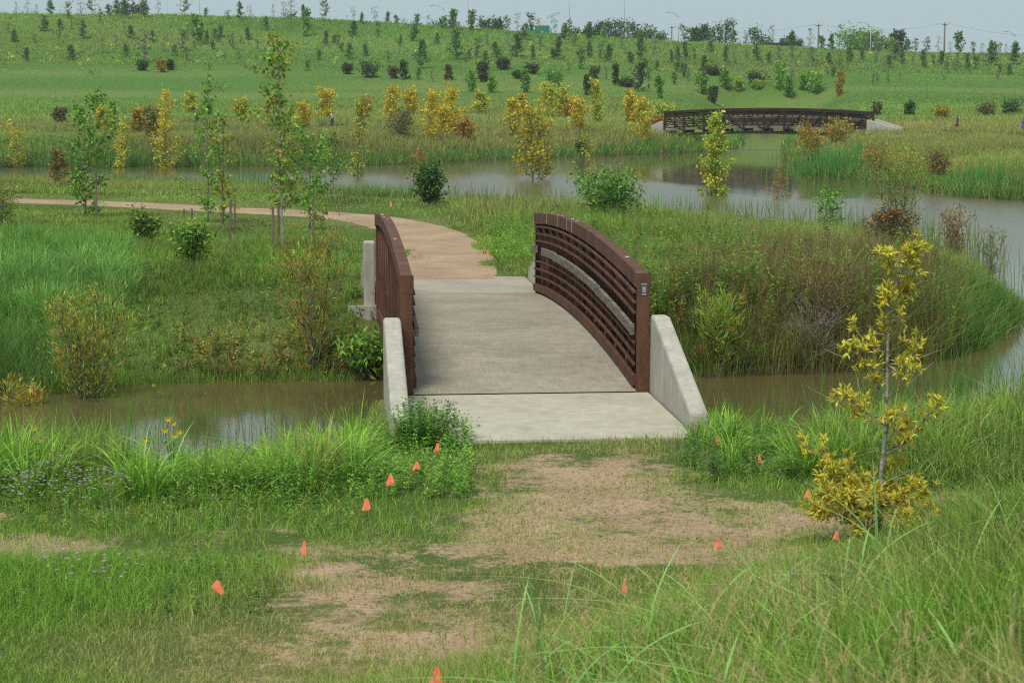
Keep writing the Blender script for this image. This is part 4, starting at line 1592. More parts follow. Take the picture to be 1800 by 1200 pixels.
    cc = np.array(cols)[ci] * r.uniform(.72, 1.25, (n_leaf, 1))
    V_, F, Cc = leaves_np(c, d, rand_dirs(r, n_leaf) + np.array([0, 0, .8]), ln, ww, cc)
    crown = np_mesh('crown', V_, [F], Cc)
    return trunk, crown


def plant(name, label, cat, pos, meshes, group=None, bark='bark', rz=0.0, sc=(1, 1, 1)):
    t = thing(name, label, cat, pos, rz, group)
    t.scale = sc
    part('trunk', meshes[0], M[bark], t)
    part('crown', meshes[1], M['leaf'], t)
    return t


YEL = [(.40, .31, .026), (.46, .36, .035), (.33, .27, .025), (.26, .25, .028), (.40, .28, .022)]
YELG = [(.31, .32, .035), (.37, .33, .035), (.23, .29, .035), (.42, .33, .035), (.18, .26, .032)]
OLIVE = [(.22, .185, .025), (.28, .23, .028), (.17, .18, .025), (.33, .25, .028), (.13, .17, .023)]
GREEN = [(.078, .170, .025), (.108, .215, .033), (.06, .135, .02), (.14, .24, .042)]
DGREEN = [(.030, .070, .016), (.045, .095, .022), (.025, .055, .014), (.06, .12, .028)]
BRIGHT = [(.11, .24, .03), (.15, .28, .04), (.08, .19, .026), (.20, .30, .05)]
ORANGE = [(.28, .13, .025), (.22, .11, .025), (.33, .18, .03), (.15, .12, .03)]
RUST = [(.16, .085, .035), (.20, .11, .04), (.13, .08, .032), (.12, .12, .038)]
FEATH = [(.24, .22, .045), (.31, .25, .05), (.18, .22, .04), (.34, .23, .045), (.15, .20, .035)]
PINE = [(.070, .130, .042), (.088, .155, .05), (.055, .105, .037), (.105, .175, .06)]
GREY = [(.12, .155, .07), (.15, .175, .085), (.09, .14, .055), (.16, .155, .085)]
DARKB = [(.036, .052, .023), (.046, .062, .028), (.055, .056, .03), (.042, .07, .026)]


def px_plant(name, label, cat, x, yt, yb, wpx, kind, cols, seed, group=None, leaf=None, n_leaf=900, bark='bark', d=None, **kw):
    """plant whose base sits on the ground under photo pixel (x,yb), as tall and wide as the photo shows"""
    if d is None:
        gx_, gy_, gz_ = gnd(x, yb)
    else:
        rx, _ = ray(x, yb)
        gx_, gy_ = rx * d, d
        gz_ = hpt(gx_, gy_)
    rx, rz = ray(x, yt)
    H = max(0.25, CAM_Z + rz * gy_ - gz_)
    rad = wpx / 2 * gy_ / FPX
    if leaf is None:
        if gy_ > 70:
            n_leaf = int(n_leaf * 1.6)
        k = max(0.05, gy_ / 1991 * 2.4)
        leaf = (k * .75, k)
    ms = make_plant(seed, H, rad, kind, cols, leaf, n_leaf, **kw)
    return plant(name, label, cat, (gx_, gy_, gz_), ms, group, bark)


def mid_plants():
    q = px_plant
    # right of the frame, on the slope: the yellow oak
    # left group by the path
    q('sycamore_sapling', 'tallest sparse sapling with pale trunk and browning top left of the bridge', 'tree', 500, 62, 452, 105, 'spread', GREEN + BRIGHT[:2] + OLIVE[:3] + [(.18, .11, .035)], 301, leaf=(.075, .105), n_leaf=1250, bark='palebark', crown0=.22, nbr=26, sparse=.35, trunk_r=.032, forks=1)
    q('green_sapling', 'bushy green sapling close against the tallest sapling, its right side', 'tree', 545, 235, 405, 90, 'spread', GREEN + BRIGHT[:2], 302, leaf=(.075, .10), n_leaf=1250, crown0=.08, forks=1)
    q('green_sapling', 'green sapling with slim dark stem right of the tallest sapling', 'tree', 583, 235, 352, 42, 'column', GREEN + DGREEN, 303, n_leaf=420, crown0=.3)
    q('green_sapling', 'full green staked sapling left of the yellow columns by the path', 'tree', 150, 178, 384, 90, 'spread', GREEN + BRIGHT[:1] + GREEN + DGREEN[:1], 304, leaf=(.08, .11), n_leaf=1500, crown0=.05, nbr=22, forks=1, trunk_r=.03)
    q('green_sapling', 'sparse pale-stemmed green sapling beside twin stakes above the path', 'tree', 366, 140, 392, 74, 'spread', GREEN + BRIGHT, 305, leaf=(.075, .095), n_leaf=900, bark='palebark', crown0=.06, nbr=24, sparse=.3, trunk_r=.022, forks=1)
    q('green_sapling', 'low bright green sapling leaning by the path left of the tallest sapling', 'tree', 392, 205, 395, 60, 'spread', GREEN + OLIVE, 306, leaf=(.09, .11), n_leaf=420, crown0=.05, sparse=.4)
    q('yellow_sapling', 'broad golden columnar sapling on the shore left of the pale-stemmed sapling', 'tree', 293, 168, 322, 52, 'column', YEL, 307, n_leaf=900, crown0=.06, nbr=24)
    q('yellow_sapling', 'narrow yellow-green column beside the full green staked sapling', 'tree', 212, 210, 318, 28, 'column', YELG + YEL, 308, n_leaf=480, crown0=.05, nbr=20)
    q('yellow_sapling', 'yellow-leaved sapling at the left edge of the photo by the pond', 'tree', 27, 228, 312, 62, 'spread', YEL + OLIVE, 309, n_leaf=330, crown0=.12, sparse=.3)
    q('cypress', 'rusty brown cypress sapling between left-edge yellow sapling and green one', 'tree', 106, 262, 328, 52, 'cypress', RUST + ORANGE + DGREEN[:2], 310, n_leaf=650)
    q('shrub', 'dark rounded shrub at the water under the narrow yellow-green column', 'shrub', 193, 288, 328, 36, 'round', DGREEN, 311, n_leaf=520, stems=4)
    q('shrub', 'low dark brown shrub on the shore at the left edge', 'shrub', 10, 285, 312, 40, 'round', DARKB + RUST[:1], 312, n_leaf=420, stems=4)
    q('shrub', 'olive shrub at the left edge where the path leaves the frame', 'shrub', 8, 318, 400, 55, 'round', GREEN + OLIVE, 313, n_leaf=800, stems=5)
    q('yellow_sapling', 'green and yellow columnar sapling on the shore behind the bridge path', 'tree', 627, 168, 350, 36, 'column', YELG + GREEN + OLIVE, 314, n_leaf=720, crown0=.05, nbr=24)
    # shrubs on the left meadow
    q('shrub', 'rounded green shrub in the left meadow, behind the yellower one', 'shrub', 254, 365, 436, 58, 'round', GREEN + OLIVE[:1] + DGREEN, 320, leaf=(.05, .09), n_leaf=1700, stems=6)
    q('shrub', 'rounded yellow-green shrub in the left meadow below the path', 'shrub', 338, 385, 478, 66, 'round', GREEN + OLIVE[2:3] + GREEN + YELG[4:], 321, leaf=(.05, .09), n_leaf=2100, stems=6)
    q('feathery_shrub', 'large feathery yellow-green shrub at water edge of the near left bank', 'shrub', 155, 505, 752, 175, 'feather', FEATH + GREEN[:2], 322, leaf=(.018, .10), n_leaf=4600, stems=5, forks=2, nbr=12, trunk_r=.03, crown0=.2)
    q('feathery_shrub', 'low feathery orange-tinged shrub at left edge over the channel', 'shrub', 40, 665, 770, 90, 'feather', FEATH + ORANGE[:1], 323, leaf=(.02, .10), n_leaf=1500, stems=4, forks=1, nbr=9)
    q('feathery_shrub', 'tall wispy orange-green shrub on far bank left of the close footbridge', 'shrub', 552, 375, 655, 150, 'feather', FEATH[2:] + ORANGE[:2] + GREEN[:2], 324, leaf=(.018, .10), n_leaf=2700, stems=4, forks=2, nbr=10, trunk_r=.022, crown0=.2)
    q('leafy_weed', 'bright green large-leaved weed growing against the footbridge abutment', 'plant', 640, 575, 668, 95, 'round', BRIGHT + GREEN, 325, leaf=(.05, .17), n_leaf=520, stems=6)
    # beyond the bridge
    q('cypress', 'flat-topped orange cypress sapling by the pond beside a dark bush', 'tree', 735, 264, 356, 66, 'cypress', ORANGE, 330, leaf=(.05, .14), n_leaf=760, crown0=.3)
    q('shrub', 'dense dark green round bush at the pond edge beyond the path', 'shrub', 757, 290, 360, 62, 'round', DGREEN + GREEN[:1], 331, leaf=(.09, .12), n_leaf=1500, stems=6)
    q('yellow_sapling', 'bushy olive and gold sapling standing before the pond behind the right railing', 'tree', 938, 198, 358, 76, 'spread', OLIVE + YEL[:2] + OLIVE, 332, leaf=(.14, .17), n_leaf=2100, crown0=.24, nbr=22, forks=1)
    q('yellow_sapling', 'thin gappy yellow sapling right of the bushy olive and gold one', 'tree', 1037, 234, 368, 28, 'column', YELG + OLIVE, 333, n_leaf=330, crown0=.1, sparse=.3)
    q('shrub', 'small dark green bush on the far bank behind the thin gappy yellow sapling', 'shrub', 1022, 245, 275, 26, 'round', DGREEN, 334, n_leaf=300, stems=4)
    q('shrub', 'full bright green bush just beyond the right railing of the close footbridge', 'shrub', 1070, 292, 402, 118, 'round', BRIGHT[2:3] + GREEN + BRIGHT[:1] + DGREEN[3:], 335, leaf=(.05, .15), n_leaf=2400, stems=6, forks=1)
    q('shrub', 'slim dark shrub at the shore between yellow sapling and bright bush', 'shrub', 1026, 318, 362, 30, 'round', DGREEN + GREEN, 336, n_leaf=300, stems=4)
    q('cypress', 'bare twiggy brown cypress behind the full bright green bush', 'tree', 1085, 262, 345, 70, 'cypress', RUST + ORANGE[3:], 337, leaf=(.04, .12), n_leaf=200, crown0=.5, forks=1)
    q('yellow_sapling', 'dense lime-yellow column before the distant dark footbridge reflection', 'tree', 1261, 206, 392, 52, 'column', YELG + BRIGHT[1:] + YELG[2:], 338, leaf=(.12, .15), n_leaf=2600, crown0=.04, nbr=30)
    q('shrub', 'dark spiky shrub at foot of the dense lime-yellow column', 'shrub', 1234, 328, 384, 42, 'round', DGREEN, 339, n_leaf=420, stems=4)
    q('cypress', 'open orange cypress sapling right of the dense lime-yellow column', 'tree', 1366, 298, 402, 70, 'cypress', ORANGE + FEATH[2:3], 340, leaf=(.05, .13), n_leaf=560, crown0=.15, sparse=.2)
    q('green_sapling', 'bright green young tree on shore right of the open orange cypress', 'tree', 1460, 340, 412, 66, 'spread', BRIGHT + GREEN, 341, leaf=(.07, .15), n_leaf=520, crown0=.15)
    q('feathery_shrub', 'large airy olive shrub rising over a rusty bush on the peninsula', 'shrub', 1583, 255, 425, 150, 'feather', FEATH[2:3] + GREEN + FEATH[:1] + OLIVE[:1], 342, leaf=(.03, .12), n_leaf=4200, stems=6, forks=2, nbr=10, crown0=.25)
    q('cypress', 'rust-brown spreading bush under the large airy olive shrub', 'shrub', 1562, 368, 456, 128, 'cypress', RUST + ORANGE[:1] + DARKB, 343, leaf=(.04, .13), n_leaf=2800, crown0=.3, nbr=22, forks=1)
    q('shrub', 'dark green bush tucked into the rust-brown spreading bush', 'shrub', 1588, 376, 425, 48, 'round', DGREEN, 344, leaf=(.06, .09), n_leaf=700, stems=4)
    q('feathery_shrub', 'reddish twiggy shrub among cattails at right end of peninsula', 'shrub', 1675, 362, 462, 72, 'feather', RUST + FEATH[2:3] + ORANGE[:1], 345, leaf=(.03, .11), n_leaf=900, stems=5, forks=1, nbr=9)
    q('feathery_shrub', 'thin pinkish twiggy shrub at the water right of the reddish one', 'shrub', 1742, 395, 492, 60, 'feather', RUST[2:] + GREEN[:1], 346, leaf=(.03, .09), n_leaf=300, stems=5, forks=1, nbr=8)
    q('feathery_shrub', 'yellow-green weeping shrub overhanging channel right of the close footbridge', 'shrub', 1265, 520, 650, 85, 'feather', FEATH[2:3] + BRIGHT[:2] + FEATH[:1] + OLIVE[:1], 347, leaf=(.022, .13), n_leaf=2100, stems=5, forks=1, nbr=10)
    q('feathery_shrub', 'dry orange tuft hanging over the channel beside the wing wall', 'shrub', 1243, 605, 662, 44, 'feather', ORANGE + FEATH[3:4], 348, leaf=(.018, .13), n_leaf=420, stems=4, nbr=7)
    q('feathery_shrub', 'rusty brown weedy shrub on the peninsula behind the foreground oak', 'shrub', 1440, 470, 610, 150, 'feather', RUST + BROWN_L, 349, leaf=(.018, .10), n_leaf=2600, stems=6, forks=2, nbr=9)
    q('dead_shrub', 'leafless grey twiggy shrub on the bank left of the foreground oak', 'shrub', 1425, 520, 648, 110, 'bare', [(.17, .15, .12)], 350, leaf=(.008, .05), n_leaf=60, stems=7, forks=3, nbr=8, bark='palebark', trunk_r=.012)
    q('feathery_shrub', 'brown weedy mound on the peninsula above the rusty weedy shrub', 'shrub', 1400, 440, 492, 110, 'round', BROWN_L + RUST[:1], 351, leaf=(.02, .10), n_leaf=900, stems=6)
    # right far shore shrubs
    q('feathery_shrub', 'orange-brown willow bush on the far shore below right end of far footbridge', 'shrub', 1425, 222, 296, 68, 'feather', ORANGE + FEATH, 352, n_leaf=900, stems=5, forks=1)
    q('feathery_shrub', 'tawny bush half hiding the right end of the distant footbridge', 'shrub', 1472, 216, 262, 62, 'feather', ORANGE + FEATH + FEATH, 353, n_leaf=700, stems=5, forks=1)
    q('feathery_shrub', 'rounded orange-brown bush on far shore right of the cattail stand', 'shrub', 1540, 256, 312, 58, 'feather', ORANGE + FEATH[:2] + GREEN[:1], 354, n_leaf=800, stems=5, forks=1)
    q('feathery_shrub', 'purplish brown bush on the right far shore below the walking person', 'shrub', 1649, 264, 322, 50, 'feather', RUST + ORANGE[3:], 355, n_leaf=600, stems=5, forks=1)
    q('feathery_shrub', 'yellow-green bush on the far shore left of the purplish brown bush', 'shrub', 1590, 275, 325, 80, 'feather', FEATH + YELG[:1], 356, n_leaf=700, stems=5, forks=1)


BROWN_L = [(.105, .075, .036), (.15, .10, .05), (.12, .10, .04), (.09, .085, .035)]
mid_plants()

# --- the yellow oak on the slope
def oak():
    gx_, gy_, gz_ = gnd(1545, 955)
    _, rz = ray(1560, 432)
    H = CAM_Z + rz * gy_ - gz_
    m_px = gy_ / FPX
    t = thing('oak_sapling', 'young oak with gold-green leaf tufts and pale trunk in foreground tall grass', 'tree', (gx_, gy_, gz_))
    rg = random.Random(77)
    tb = MB()
    tp = [(1545, 955), (1547, 900), (1546, 830), (1552, 760), (1553, 680), (1552, 600), (1558, 540), (1566, 490), (1570, 440)]

    def loc(px, py, dy=0.0):
        return Vector(((px - 1545) * m_px, dy, (955 - py) * m_px * H / ((955 - 432) * m_px)))
    trunk = [loc(*p) for p in tp]
    trunk[0].z -= .1
    tb.tube(trunk, [.020, .018, .017, .015, .012, .010, .007, .005, .003], 8)
    # limbs: start (px), end (px), depth offset, leaf tufts
    limbs = [((1547, 880), (1430, 800), .18, 7), ((1547, 890), (1440, 860), -.22, 8), ((1546, 900), (1470, 915), .1, 6), ((1547, 870), (1500, 830), .3, 5),
             ((1547, 885), (1600, 850), -.15, 6), ((1547, 890), (1640, 880), .2, 5), ((1546, 905), (1580, 905), -.25, 6), ((1547, 880), (1520, 870), -.3, 6), ((1547, 895), (1450, 830), 0.0, 7), ((1547, 900), (1480, 880), -.12, 7), ((1547, 895), (1530, 860), -.2, 5), ((1546, 905), (1500, 940), -.1, 6), ((1547, 890), (1620, 910), .05, 6), ((1547, 880), (1570, 870), .15, 5), ((1546, 900), (1440, 905), .1, 7),
             ((1550, 790), (1600, 770), .2, 3), ((1549, 800), (1640, 712), -.1, 8), ((1550, 780), (1590, 745), .2, 4), ((1551, 745), (1480, 705), .1, 7),
             ((1552, 735), (1470, 690), -.2, 5), ((1552, 700), (1530, 650), .15, 5), ((1553, 660), (1610, 615), .1, 6), ((1553, 650), (1485, 610), -.1, 6),
             ((1552, 640), (1585, 640), -.25, 4), ((1552, 620), (1500, 585), .15, 4), ((1553, 600), (1560, 560), .12, 4), ((1556, 560), (1590, 520), .1, 6),
             ((1556, 555), (1545, 510), -.12, 5), ((1562, 520), (1575, 500), .1, 4), ((1567, 480), (1600, 455), .05, 5), ((1567, 470), (1545, 450), -.05, 4),
             ((1570, 450), (1595, 438), .0, 4), ((1550, 760), (1560, 720), -.2, 3), ((1549, 815), (1580, 820), .2, 4)]
    bare = [((1552, 700), (1640, 630), 0.0), ((1553, 640), (1655, 612), .05), ((1548, 850), (1650, 800), .1), ((1558, 545), (1523, 500), 0), ((1540, 520), (1550, 505), 0),
            ((1552, 745), (1640, 690), 0.0), ((1553, 650), (1440, 612), 0), ((1552, 590), (1515, 570), 0), ((1548, 850), (1520, 858), 0)]
    lv_c, lv_d = [], []
    for (a, b_, dy, nt_) in limbs:
        p, e = loc(*a), loc(*b_, dy)
        mid_ = p.lerp(e, .5) + Vector((rg.gauss(0, .02), rg.gauss(0, .03), -.03))
        q1 = p.lerp(mid_, .6) + Vector((rg.gauss(0, .012), 0, -.012))
        pts = [p, q1, mid_, mid_.lerp(e, .55) + Vector((0, 0, rg.gauss(.01, .02))), e]
        tb.tube(pts, [.008, .007, .0055, .004, .002], 5)
        for k in range(int(nt_ * (5.0 if a[1] > 850 else 2.8)) + 5):
            f = rg.uniform(.2, 1.02)
            j = min(int(f * 4), 3)
            b0 = pts[j].lerp(pts[j + 1], min(1, f * 4 - j))
            dd = ((pts[j + 1] - pts[j]).normalized() + Vector((rg.gauss(0, .6), rg.gauss(0, .6), rg.gauss(.35, .5)))).normalized()
            tw = b0 + dd * rg.uniform(.03, .15)
            tb.tube([b0, tw], [.0025, .0015], 4)
            for m_ in range(rg.randint(6, 11)):
                o = Vector((rg.gauss(0, 1), rg.gauss(0, 1), rg.gauss(0, 1))).normalized()
                lv_c.append(tuple(tw - dd * rg.uniform(0, .03)))
                lv_d.append(tuple((dd * .75 + o).normalized()))
    for (a, b_, dy) in bare:
        p, e = loc(*a), loc(*b_, dy)
        mid_ = p.lerp(e, .5) + Vector((0, 0, -.02))
        tb.tube([p, mid_, e], [.006, .004, .0015], 5)
    tb.build('trunk', M['palebark'], t, smooth=True)
    r = np.random.default_rng(5)
    c, d = np.array(lv_c), np.array(lv_d)
    N = len(c)
    pal = np.array([(.34, .285, .026), (.40, .34, .035), (.25, .26, .028), (.20, .22, .026), (.33, .25, .022), (.44, .37, .05)])
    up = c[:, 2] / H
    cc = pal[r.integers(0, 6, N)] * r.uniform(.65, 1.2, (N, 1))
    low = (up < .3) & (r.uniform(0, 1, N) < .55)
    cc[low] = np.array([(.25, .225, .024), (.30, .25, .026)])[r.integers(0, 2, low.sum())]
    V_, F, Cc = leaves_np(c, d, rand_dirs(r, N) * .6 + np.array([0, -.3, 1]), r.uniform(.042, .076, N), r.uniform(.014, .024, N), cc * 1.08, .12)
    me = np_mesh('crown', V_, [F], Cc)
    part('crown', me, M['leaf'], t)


oak()

# --- yellow row along the far bank (each as the photo shows it)
FARROW = [  # x, ytop, ybase, width, palette, kind
    (244, 188, 245, 30, 'o', 'round', 'brownish bush on the far bank above the narrow yellow-green column'),
    (105, 188, 222, 26, 'r', 'round', 'rust-brown shrub at foot of the far hill toward the left edge'),
    (184, 190, 235, 26, 'y', 'column', 'brown-gold small tree behind the full green staked sapling'),
    (268, 190, 252, 34, 'r', 'round', 'reddish shrub directly left of the broad golden column'),
    (334, 168, 200, 24, 'g', 'column', 'yellow-green sapling on far bank behind the broad golden column'),
    (533, 182, 232, 30, 'y', 'column', 'yellow sapling far behind the tallest sapling, right of its trunk'),
    (574, 162, 212, 34, 'y', 'column', 'yellow sapling on far bank behind the person in white'),
    (424, 175, 220, 26, 'g', 'spread', 'thin yellow-green sapling on far bank left of the tallest sapling'),
    (640, 172, 215, 30, 'o', 'round', 'gold-brown sapling behind the green and yellow column'),
    (687, 156, 222, 32, 'y', 'column', 'yellow sapling first past the green and yellow column toward the right'),
    (722, 160, 205, 28, 'y', 'column', 'short pale yellow sapling behind the rounded brown bush'),
    (706, 188, 248, 52, 'r', 'round', 'rounded brown bush amid the yellow far-bank row'),
    (753, 164, 250, 42, 'y', 'column', 'full yellow sapling right of the rounded brown bush'),
    (797, 158, 236, 36, 'y', 'column', 'tall yellow sapling directly right of the full yellow one'),
    (780, 190, 240, 34, 'y', 'column', 'lower yellow sapling between the full and the tall yellow ones'),
    (816, 206, 250, 40, 'a', 'round', 'low orange-brown bush at right foot of the tall yellow sapling'),
    (846, 164, 204, 24, 'g', 'column', 'small yellow-green sapling alone on the grass above the olive and gold one'),
    (900, 174, 240, 24, 'y', 'column', 'narrow yellow sapling left of the bushy olive and gold one'),
    (914, 167, 210, 20, 'y', 'column', 'short thin yellow sapling touching the narrow one'),
    (962, 149, 212, 36, 'g', 'column', 'tall yellow-green far sapling just above the olive and gold one'),
    (990, 157, 212, 30, 'g', 'column', 'yellow-green far sapling right of the tall yellow-green one'),
    (1018, 177, 235, 38, 'y', 'spread', 'rounded golden sapling on far bank left of the slender yellow one'),
    (1005, 175, 212, 36, 'a', 'round', 'orange bush behind the rounded golden sapling'),
    (1050, 143, 222, 26, 'g', 'column', 'slender tall yellow sapling on the far bank with dark foot'),
    (1110, 163, 222, 30, 'y', 'spread', 'brownish gold sapling left of the distant footbridge'),
    (1130, 174, 250, 36, 'y', 'spread', 'sprawling yellow sapling nearest the left end of the distant footbridge'),
    (1164, 179, 214, 40, 'l', 'round', 'yellow-green bush behind left wing walls of the distant footbridge'),
    (1155, 200, 235, 36, 'a', 'round', 'orange bush against the left wing walls of the distant footbridge'),
]
PAL = {'y': YEL, 'g': YELG, 'o': OLIVE + ORANGE[:2], 'r': [(.10, .09, .038), (.09, .105, .036), (.125, .10, .038), (.10, .125, .036)], 'a': ORANGE + FEATH[:1], 'l': BRIGHT + YELG, 'G': GREEN, 'B': BRIGHT, 'D': DARKB, 'd': DGREEN}
for i, (x, yt, yb, wp, pk, kd, lb) in enumerate(FARROW):
    nm = 'shrub' if kd == 'round' else 'yellow_sapling'
    px_plant(nm, lb, 'shrub' if kd == 'round' else 'tree', x, yt, yb, wp, kd, PAL[pk], 400 + i, n_leaf=760, stems=4 if kd == 'round' else 1, nbr=(9 if kd == 'round' else 18), crown0=.06)

# --- shrubs and small trees scattered on the bench (each a thing)
BENCH = [
    (610, 111, 131, 22, 'D', 'round', 'small dark bush left of the largest dark bush on the bench'),
    (649, 109, 137, 42, 'D', 'round', 'largest dark round bush on the hill bench'),
    (692, 114, 140, 20, 'r', 'round', 'brownish small bush right of the largest dark bush'),
    (709, 108, 141, 24, 'd', 'pine', 'grey-green small tree right of the brownish small bush'),
    (789, 115, 143, 20, 'r', 'pine', 'brown sapling on the bench above the yellow row'),
    (848, 107, 131, 28, 'D', 'round', 'dark bush on the bench, left of the pair above the green trees'),
    (885, 102, 124, 32, 'D', 'round', 'dark bush on the bench, right and higher of the pair'),
    (935, 114, 131, 28, 'D', 'round', 'flat dark bush on the bench below the green road sign'),
    (830, 126, 162, 24, 'B', 'column', 'bright green small tree on the lower slope, first left of three'),
    (864, 134, 164, 18, 'B', 'column', 'bright green slim tree on the lower slope, middle of three'),
    (923, 127, 164, 20, 'G', 'column', 'green slim tree on the lower slope, right of three'),
    (851, 130, 146, 22, 'D', 'round', 'low dark bush between two bright green small trees'),
    (910, 124, 140, 14, 'd', 'round', 'tiny dark bush beside the right slim tree of three'),
    (975, 119, 151, 46, 'G', 'round', 'wide grey-green bush on the lower slope below the road sign'),
    (1033, 134, 168, 18, 'd', 'column', 'dark green slim tree above the slender tall yellow sapling'),
    (1044, 114, 140, 18, 'r', 'round', 'brown-green bush above the dark green slim tree'),
    (1083, 114, 152, 20, 'd', 'pine', 'dark narrow pine left of the dark bushy tree'),
    (1122, 113, 162, 32, 'D', 'spread', 'dark bushy tree on the lower slope left of the distant footbridge'),
    (1102, 138, 154, 34, 'D', 'round', 'low dark scrub left against the dark bushy tree'),
    (1160, 138, 174, 18, 'G', 'column', 'small green tree above the left wing walls'),
    (1234, 133, 168, 24, 'G', 'column', 'green tree above the distant footbridge, leftmost over its truss'),
    (1253, 118, 134, 40, 'D', 'round', 'dark brown scrub on the bench above the distant footbridge'),
    (1253, 150, 182, 22, 'd', 'round', 'dark green tree low behind the top rail of the distant footbridge'),
    (1275, 124, 162, 30, 'G', 'pine', 'mid green pine above the distant footbridge'),
    (1298, 137, 168, 14, 'l', 'column', 'slim lime tree above the middle of distant footbridge'),
    (1330, 127, 152, 44, 'D', 'round', 'wide dark scrub left of the biggest bright green trees'),
    (1331, 140, 164, 22, 'l', 'round', 'lime green bush in front of the wide dark scrub'),
    (1369, 113, 160, 32, 'B', 'column', 'tallest bright green tree on the bench, dense and upright'),
    (1386, 138, 173, 20, 'G', 'column', 'green tree at the right foot of the tallest bright one'),
    (1413, 133, 161, 22, 'B', 'column', 'small bright tree left of the broad bright tree'),
    (1434, 131, 171, 40, 'B', 'spread', 'broad bright green tree on the lower slope'),
    (1474, 129, 171, 20, 'o', 'column', 'green tree with orange top right of the broad bright one'),
    (1541, 176, 206, 20, 'r', 'round', 'brown bush behind the right wing walls of the distant footbridge'),
    (1598, 174, 206, 22, 'd', 'round', 'dark green bush between right wing walls and the walking person'),
    (1655, 184, 212, 34, 'o', 'round', 'olive-brown bush left of the walking person'),
    (1735, 180, 206, 40, 'r', 'round', 'brown scrub between the two people on the right'),
    (1778, 172, 204, 44, 'd', 'round', 'dark scrub above the person in blue'),
    (250, 106, 126, 20, 'd', 'round', 'dark small bush on the bench, left of two at the left side'),
    (300, 105, 125, 14, 'd', 'round', 'dark small bush on the bench, right of two at the left side'),
    (283, 104, 128, 16, 'o', 'round', 'yellowish bush between two dark small bushes on the bench'),
]
for i, (x, yt, yb, wp, pk, kd, lb) in enumerate(BENCH):
    px_plant('shrub' if kd == 'round' else ('pine_sapling' if kd == 'pine' else 'small_tree'), lb, 'shrub' if kd == 'round' else 'tree', x, yt, yb, wp, kd, PAL[pk], 500 + i,
             n_leaf=360, sparse=.25, stems=4 if kd == 'round' else 1, nbr=(9 if kd == 'round' else 18), crown0=.06)

# --- planted saplings over the upper slope and along the crest
VAR = {'pine': [make_plant(600 + k, 2.6, 0.75, 'pine', PINE, (.15, .34), 360, crown0=.08, nbr=22, trunk_r=.03, sparse=.35) for k in range(4)],
       'grey': [make_plant(620 + k, 2.8, 0.6, 'spread', GREY + PINE[:1], (.20, .26), 170, crown0=.15, nbr=18, trunk_r=.03, sparse=.2, forks=1) for k in range(4)],
       'bare': [make_plant(640 + k, 3.0, 0.55, 'spread', GREY, (.15, .2), 75, crown0=.2, nbr=16, trunk_r=.03, sparse=.2, forks=1) for k in range(3)],
       'leafy': [make_plant(660 + k, 2.4, 0.6, 'column', GREEN + PINE, (.24, .3), 260, crown0=.08, nbr=18, trunk_r=.03) for k in range(3)]}
for kd in VAR:
    for a, b_ in VAR[kd]:
        a.materials.append(M['bark'])
        b_.materials.append(M['leaf'])
VHT = {'pine': 2.6, 'grey': 2.8, 'bare': 3.0, 'leafy': 2.4}

